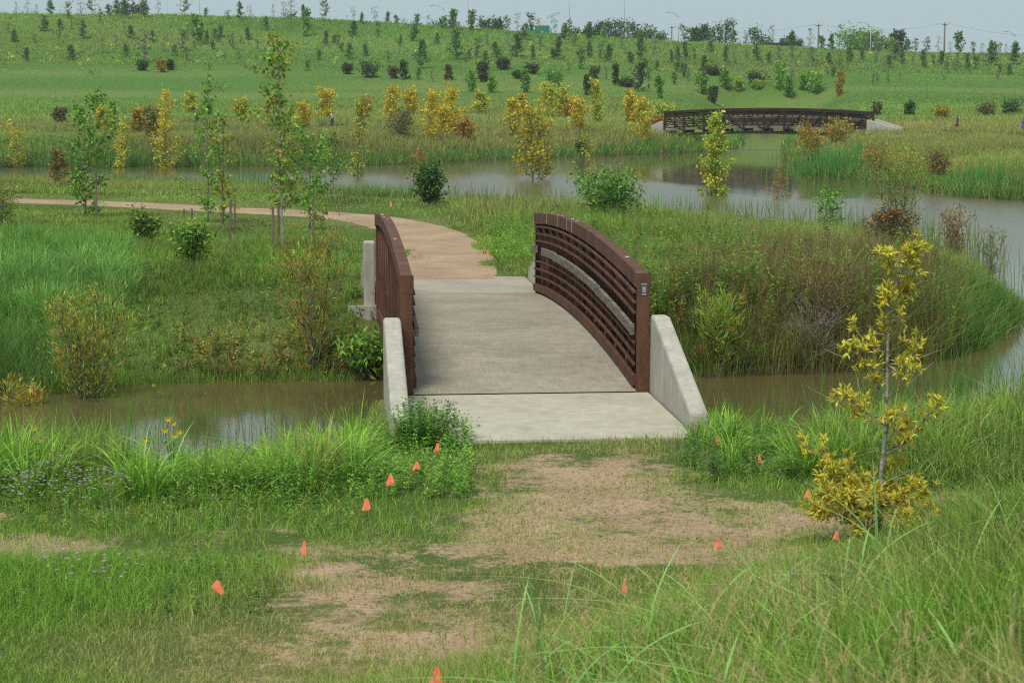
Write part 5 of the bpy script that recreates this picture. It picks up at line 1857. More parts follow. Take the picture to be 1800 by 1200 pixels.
SLOPE = [  # x, ytop, ybase, kind  (p pine, g grey, b bare, l leafy)
    (77, 28, 58, 'p'), (103, 48, 80, 'g'), (25, 52, 78, 'p'), (47, 84, 109, 'p'), (127, 79, 110, 'p'), (146, 38, 72, 'p'), (181, 48, 98, 'b'), (177, 16, 44, 'g'),
    (222, 78, 102, 'p'), (229, 46, 70, 'p'), (252, 62, 112, 'g'), (268, 54, 80, 'p'), (288, 48, 92, 'b'), (306, 80, 102, 'l'), (320, 54, 93, 'g'), (329, 82, 108, 'g'),
    (349, 30, 82, 'l'), (388, 46, 67, 'p'), (410, 58, 88, 'g'), (436, 48, 72, 'p'), (468, 30, 56, 'p'), (538, 20, 68, 'l'), (574, 54, 84, 'p'), (516, 80, 100, 'g'),
    (14, 40, 60, 'g'), (62, 60, 78, 'g'), (205, 62, 84, 'g'), (372, 66, 88, 'b'), (452, 70, 92, 'g'), (560, 88, 106, 'l'), (594, 60, 82, 'g'), (420, 88, 106, 'g'),
    (614, 77, 105, 'p'), (643, 78, 100, 'p'), (622, 38, 66, 'p'), (665, 38, 68, 'g'), (704, 62, 83, 'p'), (727, 42, 74, 'p'), (740, 72, 122, 'p'), (768, 58, 78, 'p'),
    (803, 54, 108, 'p'), (838, 68, 102, 'g'), (872, 74, 102, 'p'), (895, 54, 92, 'b'), (909, 58, 102, 'p'), (921, 42, 72, 'p'), (936, 80, 106, 'p'), (982, 64, 106, 'p'),
    (991, 42, 72, 'p'), (1022, 86, 122, 'l'), (1036, 72, 104, 'p'), (1056, 74, 104, 'g'), (1069, 78, 112, 'p'), (1125, 58, 108, 'p'), (1180, 88, 112, 'p'), (1192, 82, 112, 'p'),
    (684, 90, 112, 'g'), (755, 84, 104, 'b'), (820, 92, 112, 'g'), (856, 60, 82, 'g'), (950, 60, 84, 'g'), (1010, 58, 82, 'g'), (1092, 62, 88, 'g'), (1150, 72, 98, 'g'), (1108, 92, 114, 'l'),
    (1205, 74, 108, 'p'), (1250, 72, 94, 'p'), (1237, 98, 132, 'p'), (1275, 82, 112, 'p'), (1292, 92, 114, 'g'), (1331, 78, 108, 'p'), (1370, 84, 112, 'g'), (1430, 84, 118, 'g'),
    (1458, 92, 114, 'p'), (1494, 84, 112, 'p'), (1515, 86, 108, 'p'), (1573, 78, 108, 'p'), (1586, 86, 114, 'p'), (1563, 98, 124, 'p'), (1624, 88, 120, 'p'), (1656, 90, 114, 'p'),
    (1684, 94, 120, 'g'), (1700, 94, 124, 'p'), (1728, 94, 118, 'b'), (1757, 112, 132, 'p'), (1350, 92, 112, 'l'), (1406, 92, 116, 'b'), (1475, 96, 118, 'g'), (1540, 92, 114, 'g'),
    (1605, 94, 114, 'g'), (1640, 96, 118, 'g'), (1715, 98, 120, 'l'), (1742, 76, 116, 'p'), (1784, 76, 114, 'p'), (1220, 84, 106, 'g'), (1312, 84, 104, 'g'), (1392, 80, 104, 'g'), (1665, 100, 124, 'g'),
    (448, 112, 130, 'g'), (540, 110, 126, 'l'), (735, 124, 142, 'l'), (760, 126, 146, 'g'), (1000, 112, 130, 'g'), (1065, 120, 142, 'g'), (1140, 120, 142, 'l'), (1185, 128, 150, 'l'), (1210, 120, 144, 'g')]
CREST = [
    (28, 4, 'b'), (47, -4, 'b'), (65, 8, 'b'), (89, 2, 'p'), (121, 4, 'g'), (141, -4, 'b'), (160, -2, 'g'), (175, 12, 'b'), (190, 9, 'p'), (205, 2, 'l'), (219, -4, 'p'), (254, 2, 'p'),
    (278, -4, 'b'), (324, -2, 'g'), (361, 19, 'l'), (400, 18, 'g'), (421, 5, 'p'), (440, 10, 'b'), (480, 8, 'b'), (498, 4, 'b'), (510, -4, 'b'), (533, 10, 'p'), (571, 3, 'g'),
    (622, 12, 'b'), (636, 23, 'p'), (660, 12, 'b'), (681, 21, 'p'), (697, 28, 'l'), (733, 26, 'p'), (752, 26, 'b'), (795, 17, 'p'), (778, 30, 'l'), (829, 20, 'p'), (845, 28, 'g'), (893, 30, 'g'),
    (910, 24, 'b'), (932, 24, 'g'), (946, 32, 'b'), (976, 26, 'b'), (1000, 36, 'g'), (1035, 40, 'p'), (1062, 44, 'g'), (1102, 44, 'g'), (1150, 48, 'b'), (1165, 54, 'g'), (1205, 46, 'g'),
    (1290, 54, 'p'), (1312, 60, 'g'), (1358, 44, 'b'), (1392, 56, 'p'), (1424, 50, 'b'), (1446, 64, 'l'), (1462, 62, 'p'), (1475, 58, 'b'), (1597, 70, 'p'), (1610, 68, 'g'), (1630, 65, 'g'),
    (1649, 64, 'b'), (1686, 58, 'l'), (1672, 74, 'b'), (1711, 74, 'g'), (1726, 76, 'b'), (1742, 72, 'p'), (1757, 76, 'g'), (1768, 78, 'b'), (1785, 75, 'p'), (1520, 66, 'g'), (1545, 70, 'g')]
KN = {'p': 'pine', 'g': 'grey', 'b': 'bare', 'l': 'leafy'}
OBJN = {'pine': 'pine_sapling', 'grey': 'grey_sapling', 'bare': 'bare_sapling', 'leafy': 'leafy_sapling'}
ADJ = {'pine': 'dark green pine sapling', 'grey': 'grey-green sparse sapling', 'bare': 'thin nearly bare sapling', 'leafy': 'small leafy green sapling'}
ORD = ['leftmost', 'second', 'third', 'fourth', 'fifth', 'sixth', 'seventh', 'eighth', 'ninth', 'tenth', 'eleventh', 'twelfth', 'thirteenth', 'fourteenth', 'fifteenth', 'sixteenth',
       'seventeenth', 'eighteenth', 'nineteenth', 'twentieth']


def ordinal(k):
    if k < len(ORD):
        return ORD[k] + ('' if k == 0 else ' from left')
    n1 = k + 1
    return '%d%s from left' % (n1, {1: 'st', 2: 'nd', 3: 'rd'}.get(n1 % 10, 'th') if n1 % 100 not in (11, 12, 13) else 'th')


_rs = random.Random(2024)
for _c in range(17):
    _cx, _cy = _rs.uniform(0, 1790), _rs.uniform(.25, .95)
    for _k in range(_rs.randint(2, 5)):
        _x = _cx + _rs.gauss(0, 22)
        _top = float(np.interp(_x, [0, 300, 600, 900, 1200, 1500, 1800], [28, 28, 38, 55, 75, 88, 95]))
        _yb = _top + 14 + _cy * 52 + _rs.uniform(-6, 6)
        SLOPE.append((_x, _yb - _rs.uniform(9, 22), _yb, _rs.choice('ggglpb')))


def hill_saplings():
    protos = {}
    rg = random.Random(9)
    rows = []
    for (x, yt, yb, k) in SLOPE:
        gx_, gy_, gz_ = gnd(x, yb)
        zone = 'lower slope' if yb > 121 else ('middle of the upper slope' if yb > 92 else 'top of the upper slope')
        rows.append((x, yt, gx_, gy_, gz_, KN[k], zone))
    for (x, yt, k) in CREST:
        d = 300.0 + rg.uniform(-5, 3)
        rx, _ = ray(x, yt)
        rows.append((x, yt, rx * d, d, hpt(rx * d, d), KN[k], 'skyline crest'))
    seen = {}
    for row in sorted(rows, key=lambda q: q[0]):
        x, yt, gx_, gy_, gz_, kd, zone = row
        _, rz = ray(x, yt)
        H = max(1.2, CAM_Z + rz * gy_ - gz_)
        v = rg.randrange(len(VAR[kd]))
        if (kd, v) not in protos:
            t = thing(OBJN[kd], 'x', 'tree')
            part('trunk', VAR[kd][v][0], None, t)
            part('crown', VAR[kd][v][1], None, t)
            protos[(kd, v)] = t
        else:
            t = copy_tree(protos[(kd, v)])
        t.location = (gx_, gy_, gz_ - .03)
        t.rotation_euler = (0, 0, rg.uniform(0, 6.28))
        s = H / VHT[kd]
        sw = s * rg.uniform(.95, 1.5) if s < 1.3 else s * rg.uniform(.8, 1.15)
        t.scale = (sw, sw, s)
        key = (kd, zone)
        seen[key] = seen.get(key, 0) + 1
        where = {'skyline crest': 'on the skyline crest', 'lower slope': 'on the bench of the hill', 'middle of the upper slope': 'halfway up upper slope', 'top of the upper slope': 'high on upper slope'}[zone]
        tag(t, '%s %s, %s such' % (ADJ[kd], where, ordinal(seen[key] - 1)), 'tree', 'planted saplings on the far hill')


hill_saplings()

# --- grown trees beyond the crest
FART = [(232, 9, 60, 330, 'D', 'dark low tree mass peeping over the left crest'), (868, 18, 42, 350, 'd', 'dark full tree rising behind crest left of the road sign'), (1018, 35, 44, 370, 'd', 'rounded tree behind the crest right of the road sign'),
        (1046, 44, 36, 350, 'd', 'smaller dark tree behind crest, second right of the road sign'), (1079, 32, 42, 380, 'd', 'taller rounded tree behind crest left of the first lamp post'), (1122, 38, 44, 400, 'd', 'pale rounded tree behind crest just left of lamp post'),
        (1152, 52, 40, 380, 'd', 'low tree behind crest at foot of left lamp post'), (1226, 32, 34, 350, 'd', 'open-crowned tree behind crest right of the first lamp post'), (1258, 34, 56, 360, 'd', 'big dark tree behind crest overlapping a lamp post'),
        (1334, 51, 46, 400, 'd', 'hazy tree behind crest left of the parked vehicle'), (1500, 52, 74, 350, 'G', 'wide rounded tree behind crest left of a lamp post'), (1513, 50, 40, 365, 'D', 'dark crown rising behind the wide rounded tree'),
        (1551, 52, 50, 350, 'G', 'rounded tree behind crest right of the rightmost-but-one lamp post'), (1577, 43, 30, 358, 'D', 'tall dark tree with lumpy top on the right crest'), (1400, 62, 30, 390, 'd', 'low tree behind crest right of the parked vehicle'),
        (500, 24, 40, 380, 'd', 'low hazy tree behind the left half of crest'), (780, 32, 60, 400, 'd', 'low hazy tree line piece left of the dark full tree')]
for i, (x, yt, wp, d, pk, lb) in enumerate(FART):
    px_plant('broadleaf_tree', lb, 'tree', x, yt, 100, wp, 'round', PAL[pk], 700 + i, n_leaf=1500, d=d, leaf=(.34, .42), crown0=.12, nbr=22, forks=2, stems=2)

leafy_weeds('leafy_weeds', 'broad-leaved green weeds on the near bank beside slab and reeds',
            [(420, 560, 835, 770, 880, .15, .38, .055, GREEN + BRIGHT), (160, 700, 800, 745, 800, .25, .5, .06, GREEN + DGREEN), (420, 1200, 1560, 770, 850, .12, .32, .05, GREEN + DGREEN),
             (420, 0, 560, 790, 900, .2, .45, .05, GREEN + BRIGHT[:2]), (260, 1560, 1800, 740, 860, .2, .45, .055, GREEN + DGREEN), (200, 0, 640, 880, 935, .08, .2, .04, GREEN + OLIVE[:1]),
             (150, 0, 480, 1000, 1090, .1, .22, .04, GREEN + DGREEN)], 61)
leafy_weeds('meadow_weeds', 'broad-leaved weeds, green and russet, across the middle meadow and peninsula',
            [(620, 960, 1720, 410, 620, .5, 1.05, .12, GREEN + BRIGHT[:1] + FEATH[2:3] + DGREEN[:2]), (170, 1180, 1700, 470, 640, .5, 1.0, .085, RUST + BROWN_L), (320, 120, 690, 470, 668, .15, .4, .075, GREEN + DGREEN),
             (160, 300, 700, 600, 668, .25, .55, .08, FEATH + BROWN_L), (120, 860, 960, 400, 470, .3, .6, .09, GREEN + BRIGHT)], 62)


def pebbles():
    """loose stones and straw lying on the worn ground and along the slab edge"""
    r = np.random.default_rng(404)
    x, y, _ = scatter(60000, 11.0, 21.5, 405, pw=1.0, amax=.30)
    b_ = bare_of(x, y)
    k = (r.uniform(0, 1, len(x)) < b_ * .22) & ~bridge_mask(x, y) & (berm_t(x, y) < .6)
    x, y = x[k], y[k]
    ex = np.abs(r.normal(0, .16, 260))
    ey = -r.uniform(.1, 2.6, 260)
    ss = np.where(r.uniform(0, 1, 260) < .8, 1, -1)
    q = P0 + U * ey[:, None] + V * ((HW + .05 - ex) * ss)[:, None]
    z = np.concatenate([height(x, y), np.full(260, -.02)])
    x, y = np.concatenate([x, q[:, 0]]), np.concatenate([y, q[:, 1]])
    N = len(x)
    s_ = r.uniform(.004, .013, N)
    s_[-260:] *= .5
    o = np.array([[1, 0, 0], [0, 1, 0], [-1, 0, 0], [0, -1, 0], [0, 0, .7], [0, 0, -.7]])
    V_ = np.stack([x, y, z + s_ * .3], 1)[:, None, :] + o[None] * s_[:, None, None] * r.uniform(.6, 1.3, (N, 6, 1))
    f = np.array([[0, 1, 4], [1, 2, 4], [2, 3, 4], [3, 0, 4], [1, 0, 5], [2, 1, 5], [3, 2, 5], [0, 3, 5]])
    F = (np.arange(N)[:, None, None] * 6 + f[None]).reshape(-1, 3)
    pal = np.array([(.42, .33, .24), (.30, .22, .15), (.52, .45, .36), (.22, .17, .12)])
    cc = np.repeat(pal[r.integers(0, 4, N)], 6, 0)
    tag(part('loose_gravel', np_mesh('loose_gravel', V_.reshape(-1, 3), [F], cc, 1.0), M['leaf']), 'loose gravel scattered over worn ground and slab edges', 'gravel', kind='stuff')


pebbles()


def hill_scrub():
    r = np.random.default_rng(303)
    n_ = 1500
    d = r.uniform(236, 301, n_)
    px_ = r.uniform(-150, 1950, n_)
    keep = (r.uniform(0, 1, n_) < np.where(d > 262, .95, .28)) & (fbm(px_ * .012, d * .11, 41, 3) > .40)
    d, px_ = d[keep], px_[keep]
    x = (px_ - 900) / FPX * d
    z = height(x, d)
    cs, ds, ls, cc = [], [], [], []
    pal = [GREY[0], GREY[2], GREEN[2], PINE[0], BROWN_L[2], YELG[0], GREEN[1], BRIGHT[2]]
    for i in range(len(d)):
        h, wd_ = r.uniform(.25, 1.0), r.uniform(.15, .45)
        col = np.array(pal[r.integers(0, len(pal))]) * r.uniform(.7, 1.25)
        for k in range(r.integers(8, 22)):
            t = r.uniform(0, 1)
            cs.append((x[i] + r.normal(0, wd_ * (1 - .5 * t)), d[i] + r.normal(0, wd_), z[i] + h * t))
            ds.append((r.normal(0, .7), r.normal(0, .7), r.uniform(.1, 1)))
            ls.append(r.uniform(.16, .36))
            cc.append(col * r.uniform(.8, 1.2))
    c, l = np.array(cs), np.array(ls)
    V_, F, Cc = leaves_np(c, np.array(ds), np.tile([0, -.4, 1.0], (len(c), 1)), l, l * .5, np.array(cc))
    tag(part('hill_scrub', np_mesh('hill_scrub', V_, [F], Cc), M['leaf']), 'small weedy scrub dotted through the grass of the upper hill', 'scrub', kind='stuff')


hill_scrub()

# ------------------------------------------------------------------ stakes beside the young trees
STK = [(170, 308, 388, 'grey wooden stake beside the full green staked sapling'), (403, 352, 432, 'leaning wooden stake left of a pair above the left meadow'), (413, 344, 402, 'upright wooden stake right of a pair above the left meadow'),
       (480, 364, 452, 'dark wooden stake left of the pale trunk of the tallest sapling'), (490, 352, 448, 'thin wooden stake close to the pale trunk of the tallest sapling'), (551, 350, 435, 'wooden stake right of the pale trunk of the tallest sapling'),
       (337, 366, 388, 'short wooden stake left of the pale-stemmed green sapling'), (323, 367, 386, 'short wooden stake at left of the staked pair by the path')]
for i, (x, yt, yb, lb) in enumerate(STK):
    gx_, gy_, gz_ = gnd(x, yb)
    H = (yb - yt) * gy_ / FPX
    c = MB()
    ln = (.05 if i == 1 else .01)
    c.beam((0, 0, -.15), (ln, 0, H - .03), .045, .045)
    c.beam((ln, 0, H - .035), (ln * 1.02, 0, H), .034, .034)
    o = c.build('tree_stake', M['stake'], bevel=.004)
    o.location = (gx_, gy_, gz_)
    tag(o, lb, 'stake', 'wooden tree stakes')

# ------------------------------------------------------------------ orange marker flags
m, n, b = mat('flag_orange')
b.inputs['Base Color'].default_value = (1.0, 0.2, 0.09, 1)
b.inputs['Roughness'].default_value = 0.5
tcf = n.nodes.new('ShaderNodeTexCoord')
nf = n.nodes.new('ShaderNodeTexNoise')
nf.inputs['Scale'].default_value = 30
rf_ = n.nodes.new('ShaderNodeValToRGB')
rf_.color_ramp.elements[0].color = (1.0, .30, .14, 1)
rf_.color_ramp.elements[1].color = (1.0, .38, .20, 1)
n.links.new(tcf.outputs['Object'], nf.inputs['Vector'])
n.links.new(nf.outputs['Fac'], rf_.inputs['Fac'])
n.links.new(rf_.outputs[0], b.inputs['Base Color'])
trf = n.nodes.new('ShaderNodeBsdfTranslucent')
trf.inputs['Color'].default_value = (1.0, .36, .18, 1)
mxf = n.nodes.new('ShaderNodeMixShader')
mxf.inputs[0].default_value = .5
outn = [q for q in n.nodes if q.type == 'OUTPUT_MATERIAL'][0]
n.links.new(b.outputs[0], mxf.inputs[1])
n.links.new(trf.outputs[0], mxf.inputs[2])
n.links.new(mxf.outputs[0], outn.inputs['Surface'])
M['flag'] = m
M['flagwire'] = plain('flag_wire', (.10, .08, .06), rough=.5)

FLG = [  # x, y top, y bottom of the cloth, shape, label
    (768, 778, 794, 2, 'orange marker flag nearest the left wing wall, in weeds'), (732, 810, 826, 3, 'orange marker flag in weeds left of the slab, second from left wing wall'),
    (685, 832, 851, 0, 'orange marker flag in weeds, third from the left wing wall'), (643, 875, 895, 0, 'orange marker flag at the lower edge of left bank weeds'),
    (534, 949, 973, 1, 'narrow upright orange marker flag by the worn gravel at left'), (382, 1018, 1042, 4, 'leftmost orange marker flag, tilted, in the left grass strip'),
    (765, 1171, 1202, 0, 'orange marker flag at bottom edge, closest to camera'), (1097, 1015, 1038, 1, 'narrow orange marker flag at edge of the tall grass below gravel'),
    (1262, 946, 965, 3, 'orange marker flag in seed grass below the gravel, left of oak'), (1469, 931, 949, 2, 'orange marker flag at foot of the yellow oak'),
    (1419, 859, 875, 3, 'orange marker flag touching the left leaves of yellow oak'), (1334, 796, 812, 1, 'orange marker flag on mown grass between right wing wall and oak'),
    (1260, 765, 781, 1, 'orange marker flag beside the foot of right wing wall'), (687, 354, 363, 1, 'small distant orange flag in grass above left railing'),
    (857, 439, 449, 1, 'small distant orange flag in grass right of the far path')]
SHP = [[(0, 0), (.25, -.02), (.62, -.78), (.45, -.92), (-.35, -1.0), (-.42, -.9)],       # draped bell
       [(0, 0), (.18, -.05), (.30, -.85), (.22, -1.0), (-.20, -.93), (-.16, -.5)],         # narrow
       [(0, 0), (.3, -.1), (.38, -.75), (.2, -.9), (-.40, -.72), (-.42, -1.0), (-.5, -.85), (-.25, -.5)],
       [(0, 0), (.3, -.12), (.58, -.78), (.45, -.82), (-.2, -.8), (-.45, -1.0), (-.55, -.75)],
       [(0, 0), (.28, -.12), (.68, -.8), (.5, -1.0), (.1, -.85), (-.55, -.5), (-.5, -.4)]]
for i, (x, yt, yb, sh, lb) in enumerate(FLG):
    drop = (.24 if yb < 900 and x < 800 else .13) if yb > 600 else .28
    dguess = at(x, yb, drop)
    gx_, gy_ = dguess
    if yb > 600 and berm_t(np.array([gx_]), np.array([gy_]))[0] > 0.2:
        g3 = gnd(x, yb + 60)
        gx_, gy_ = g3[0], g3[1]
    gz_ = hpt(gx_, gy_)
    ph = (yb - yt) * gy_ / FPX * 1.08
    _, rz = ray(x, yt)
    ztop = CAM_Z + rz * gy_ - gz_
    t = thing('marker_flag', lb, 'flag', (gx_, gy_, gz_), 0, 'orange marker flags in the grass')
    c = MB()
    c.tube([(0, 0, -.1), (.003, .002, ztop * .5), (0, 0, ztop + .006)], [.0015, .0015, .0013], 5)
    c.build('wire_stake', M['flagwire'], t)
    rg = random.Random(i + 50)
    prof = SHP[sh]
    c = MB()
    cx_ = sum(p[0] for p in prof) / len(prof)
    cz_ = sum(p[1] for p in prof) / len(prof)
    ctr = (cx_ * ph * .72, cz_ * .38 * ph - .004, ztop + cz_ * ph)
    c.v.append(ctr)
    for k, (u_, v_) in enumerate(prof):
        c.v.append((u_ * ph * .72, (-.004 if k == 0 else rg.uniform(-.006, .006) + v_ * .38 * ph), ztop + v_ * ph))
    nn = len(prof)
    for k in range(nn):
        c.f.append((0, 1 + k, 1 + (k + 1) % nn))
    o = c.build('flag', M['flag'], t)
    so = o.modifiers.new('thick', 'SOLIDIFY')
    so.thickness = .0012

# ------------------------------------------------------------------ wild flowers
def flower_cloud(name, label, boxes, n_, size, cols, hgt, seed):
    r = np.random.default_rng(seed)
    cs, ds = [], []
    for _ in range(n_):
        x0, y0, x1, y1 = boxes[r.integers(0, len(boxes))]
        g3 = gnd(r.uniform(x0, x1), r.uniform(y0, y1) + 35)
        p = np.array([g3[0], g3[1], g3[2] + hgt * r.uniform(.7, 1.15)])
        for k in range(7):
            a = k * .9
            cs.append(p)
            ds.append((math.cos(a), math.sin(a), r.uniform(.1, .7)))
    c, d = np.array(cs), np.array(ds)
    N = len(c)
    cc = np.array(cols)[r.integers(0, len(cols), N)]
    V_, F, Cc = leaves_np(c, d, np.tile([0, 0, 1.0], (N, 1)), np.full(N, size), np.full(N, size * .6), cc)
    return tag(part(name, np_mesh(name, V_, [F], Cc, 1.0), M['leaf']), label, 'flowers', kind='stuff')


flower_cloud('purple_wildflowers', 'pale purple wildflowers dotted through the left bank and grass strip', [(0, 800, 110, 880), (20, 830, 90, 900), (0, 840, 180, 900), (70, 1000, 260, 1050), (110, 860, 230, 880)], 190, .018,
             [(.56, .38, .58), (.64, .46, .64), (.46, .29, .5)], .33, 5)
SUNF = [(293, 640, 790, [(0, 0), (-22, 38)], 'tall thin sunflower stalk with two yellow heads over the left channel'), (305, 745, 850, [(0, 0), (-12, 10), (12, 14), (3, 22), (-8, -8), (-50, 30)], 'clump of yellow wildflowers at the left channel edge'),
        (60, 755, 850, [(0, 0), (18, 16), (-2, 24), (-8, 38)], 'yellow wildflower clump near the left edge of the near bank')]
for i, (x, yt, yb, heads, lb) in enumerate(SUNF):
    g3 = gnd(x, yb)
    mp_ = g3[1] / FPX
    H = (yb - yt) * mp_
    t = thing('yellow_wildflower', lb, 'flower', g3, 0, 'yellow wildflowers on the near bank')
    c = MB()
    r = np.random.default_rng(i + 8)
    cs, ds, cl = [], [], []
    for k, (hx, hy) in enumerate(heads):
        e = Vector((hx * mp_, r.uniform(-.08, .08), H - hy * mp_))
        c.tube([(hx * mp_ * .2, 0, -.05), (e.x * .6, e.y * .5, e.z * .55), e], [.005, .004, .003], 5)
        for q in range(11):
            a = q * .571
            cs.append(tuple(e))
            ds.append((math.cos(a), -.5, math.sin(a)))
    for q in range(26):
        f = r.uniform(.1, .85)
        hx, hy = heads[r.integers(0, len(heads))]
        cs.append((hx * mp_ * f, r.uniform(-.04, .04), H * f))
        ds.append((r.normal(), r.normal(), r.uniform(-.2, .6)))
    c.build('stem', plain('flower_stem', (.10, .19, .04)), t)
    c_, d_ = np.array(cs), np.array(ds)
    nh = len(heads) * 11
    cc = np.concatenate([np.tile([.74, .50, .02], (nh, 1)), np.tile([.09, .2, .04], (26, 1))])
    ln = np.concatenate([np.full(nh, .034), np.full(26, .09)])
    for k in range(len(heads)):
        e_ = slice(k * 11, k * 11 + 11)
        V_, F, Cc = leaves_np(c_[e_], d_[e_], np.tile([0, -1.0, .3], (11, 1)), ln[e_], ln[e_] * .42, cc[e_])
        part('flower_head', np_mesh('flower_head', V_, [F], Cc, 1.1), M['leaf'], t)
    V_, F, Cc = leaves_np(c_[nh:], d_[nh:], np.tile([0, 0, 1.0], (26, 1)), ln[nh:], ln[nh:] * .4, cc[nh:])
    part('leaves', np_mesh('leaves', V_, [F], Cc), M['leaf'], t)


# ------------------------------------------------------------------ people far off
def skin_obj(name, verts, edges, radii, m, parent, sub=2):
    me = bpy.data.meshes.new(name)
    me.from_pydata(verts, edges, [])
    o = part(name, me, m, parent)
    sk = o.modifiers.new('skin', 'SKIN')
    sk.use_smooth_shade = True
    for i, rr in enumerate(radii):
        sv = me.skin_vertices[0].data[i]
        sv.radius = (rr, rr) if not isinstance(rr, tuple) else rr
    me.skin_vertices[0].data[0].use_root = True
    ss = o.modifiers.new('sub', 'SUBSURF')
    ss.levels = ss.render_levels = sub
    return o


def person(label, pos, H, facing, shirt, lower, stride=.16, arms='swing', long_legs=False):
    t = thing('person', label, 'person', pos, facing)
    k = H / 1.75
    person.k = k
    vs, es, rs = [], [], []

    def add(p, r, par=None):
        vs.append(tuple(c * k for c in p))
        rs.append(r * k if not isinstance(r, tuple) else (r[0] * k, r[1] * k))
        if par is not None:
            es.append((par, len(vs) - 1))
        return len(vs) - 1
    pel = add((0, 0, .95), (.15, .105))
    wai = add((0, .0, 1.10), (.125, .09), pel)
    che = add((0, .0, 1.30), (.155, .105), wai)
    nk = add((0, .0, 1.46), (.06, .055), che)
    hd0 = add((0, -.01, 1.545), (.066, .075), nk)
    hd1 = add((0, -.015, 1.63), (.078, .095), hd0)
    add((0, -.005, 1.72), (.055, .065), hd1)
    add((0, -.105, 1.615), .014, hd1)
    for s in (-1, 1):
        add((s * .085, .0, 1.625), .014, hd1)
        sh = add((s * .175, 0, 1.41), .055, che)
        sw = s * stride * .9
        el = add((s * .225, .02 + sw * .35, 1.13), .040, sh)
        wr = add((s * .215, -.06 + sw, .90), .027, el)
        pa = add((s * .212, -.08 + sw * 1.05, .84), (.024, .032), wr)
        for q in range(4):
            b1 = add((s * (.212 - .004 * q), -.115 + .018 * q + sw * 1.05, .795), .0085, pa)
            add((s * (.200 - .004 * q), -.112 + .018 * q + sw * 1.05, .755 + .006 * abs(q - 1)), .0075, b1)
        th = add((s * .195, -.125 + sw * 1.05, .835), .0095, pa)
        add((s * .185, -.140 + sw * 1.05, .805), .0085, th)
        hp = add((s * .095, 0, .89), .085, pel)
        kn = add((s * .10, -s * stride * .5 - .02, .50), .056, hp)
        an = add((s * .10, -s * stride + .05, .09), .036, kn)
        hl = add((s * .10, -s * stride + .06, .035), .036, an)
        add((s * .105, -s * stride - .11, .03), .034, hl)
    skin_obj('body', vs, es, rs, M['skin'], t)
    # clothes: slightly larger shells over the same skeleton
    v2 = [(0, 0, .93), (0, 0, 1.10), (0, 0, 1.30), (0, 0, 1.43), (-.18, 0, 1.405), (-.205, .005, 1.26), (.18, 0, 1.405), (.205, .005, 1.26)]
    skin_obj('shirt', [tuple(c * k for c in p) for p in v2], [(0, 1), (1, 2), (2, 3), (2, 4), (4, 5), (2, 6), (6, 7)],
             [(.165 * k, .12 * k), (.145 * k, .11 * k), (.172 * k, .12 * k), (.075 * k, .07 * k), .07 * k, .062 * k, .07 * k, .062 * k], shirt, t)
    zl = .12 if long_legs else .55
    v3 = [(0, 0, 1.0), (0, 0, .90)]
    e3, r3 = [(0, 1)], [(.158 * k, .115 * k), (.155 * k, .115 * k)]
    for s in (-1, 1):
        v3.append((s * .098, 0, .82))
        e3.append((1, len(v3) - 1))
        r3.append(.098 * k)
        v3.append((s * .10, -s * stride * .45 - .015, .58 if not long_legs else .5))
        e3.append((len(v3) - 2, len(v3) - 1))
        r3.append(.085 * k if not long_legs else .07 * k)
        if long_legs:
            v3.append((s * .10, -s * stride + .05, .13))
            e3.append((len(v3) - 2, len(v3) - 1))
            r3.append(.055 * k)
    skin_obj('trousers' if long_legs else 'shorts', [tuple(c * k for c in p) for p in v3], e3, r3, lower, t)
    v4 = [(0, .02, 1.60), (0, .015, 1.68), (0, .0, 1.745)]
    skin_obj('hair', [tuple(c * k for c in p) for p in v4], [(0, 1), (1, 2)], [(.078 * k, .085 * k), (.085 * k, .10 * k), (.05 * k, .06 * k)], M['hair'], t)
    return t


NAVY = plain('navy_cloth', (.03, .05, .13))
WHITE = plain('white_cloth', (.72, .74, .78))
ROYAL = plain('royal_blue_cloth', (.05, .08, .50))
BLACKC = plain('black_cloth', (.02, .02, .024))


def far_person(label, x, yt, yb, *a, **kw):
    # feet stand a little below the visible part, hidden in the grass
    g3 = gnd(x, yb + 3)
    _, rz = ray(x, yt)
    H = CAM_Z + rz * g3[1] - g3[2]
    return person(label, g3, H, *a, **kw)


p = far_person('walker in navy with white shirt front on the grassy right shore', 1682, 202, 230, R(-135), NAVY, NAVY, .2)
kk = person.k
skin_obj('shirt_panel', [(.06 * kk, -.07 * kk, 1.37 * kk), (.07 * kk, -.08 * kk, 1.27 * kk), (.06 * kk, -.07 * kk, 1.17 * kk)], [(0, 1), (1, 2)], [.09 * kk, .12 * kk, .09 * kk], WHITE, p)
p = far_person('person in royal blue sports kit cut off by the right edge', 1799, 205, 236, R(-60), ROYAL, ROYAL, .2)
far_person('person in dark clothes standing among saplings on far left bank', 346, 192, 214, R(15), BLACKC, BLACKC, .08, long_legs=True)
far_person('person in white shirt among yellow saplings on the far bank', 584, 195, 221, R(60), WHITE, NAVY, .1, long_legs=True)

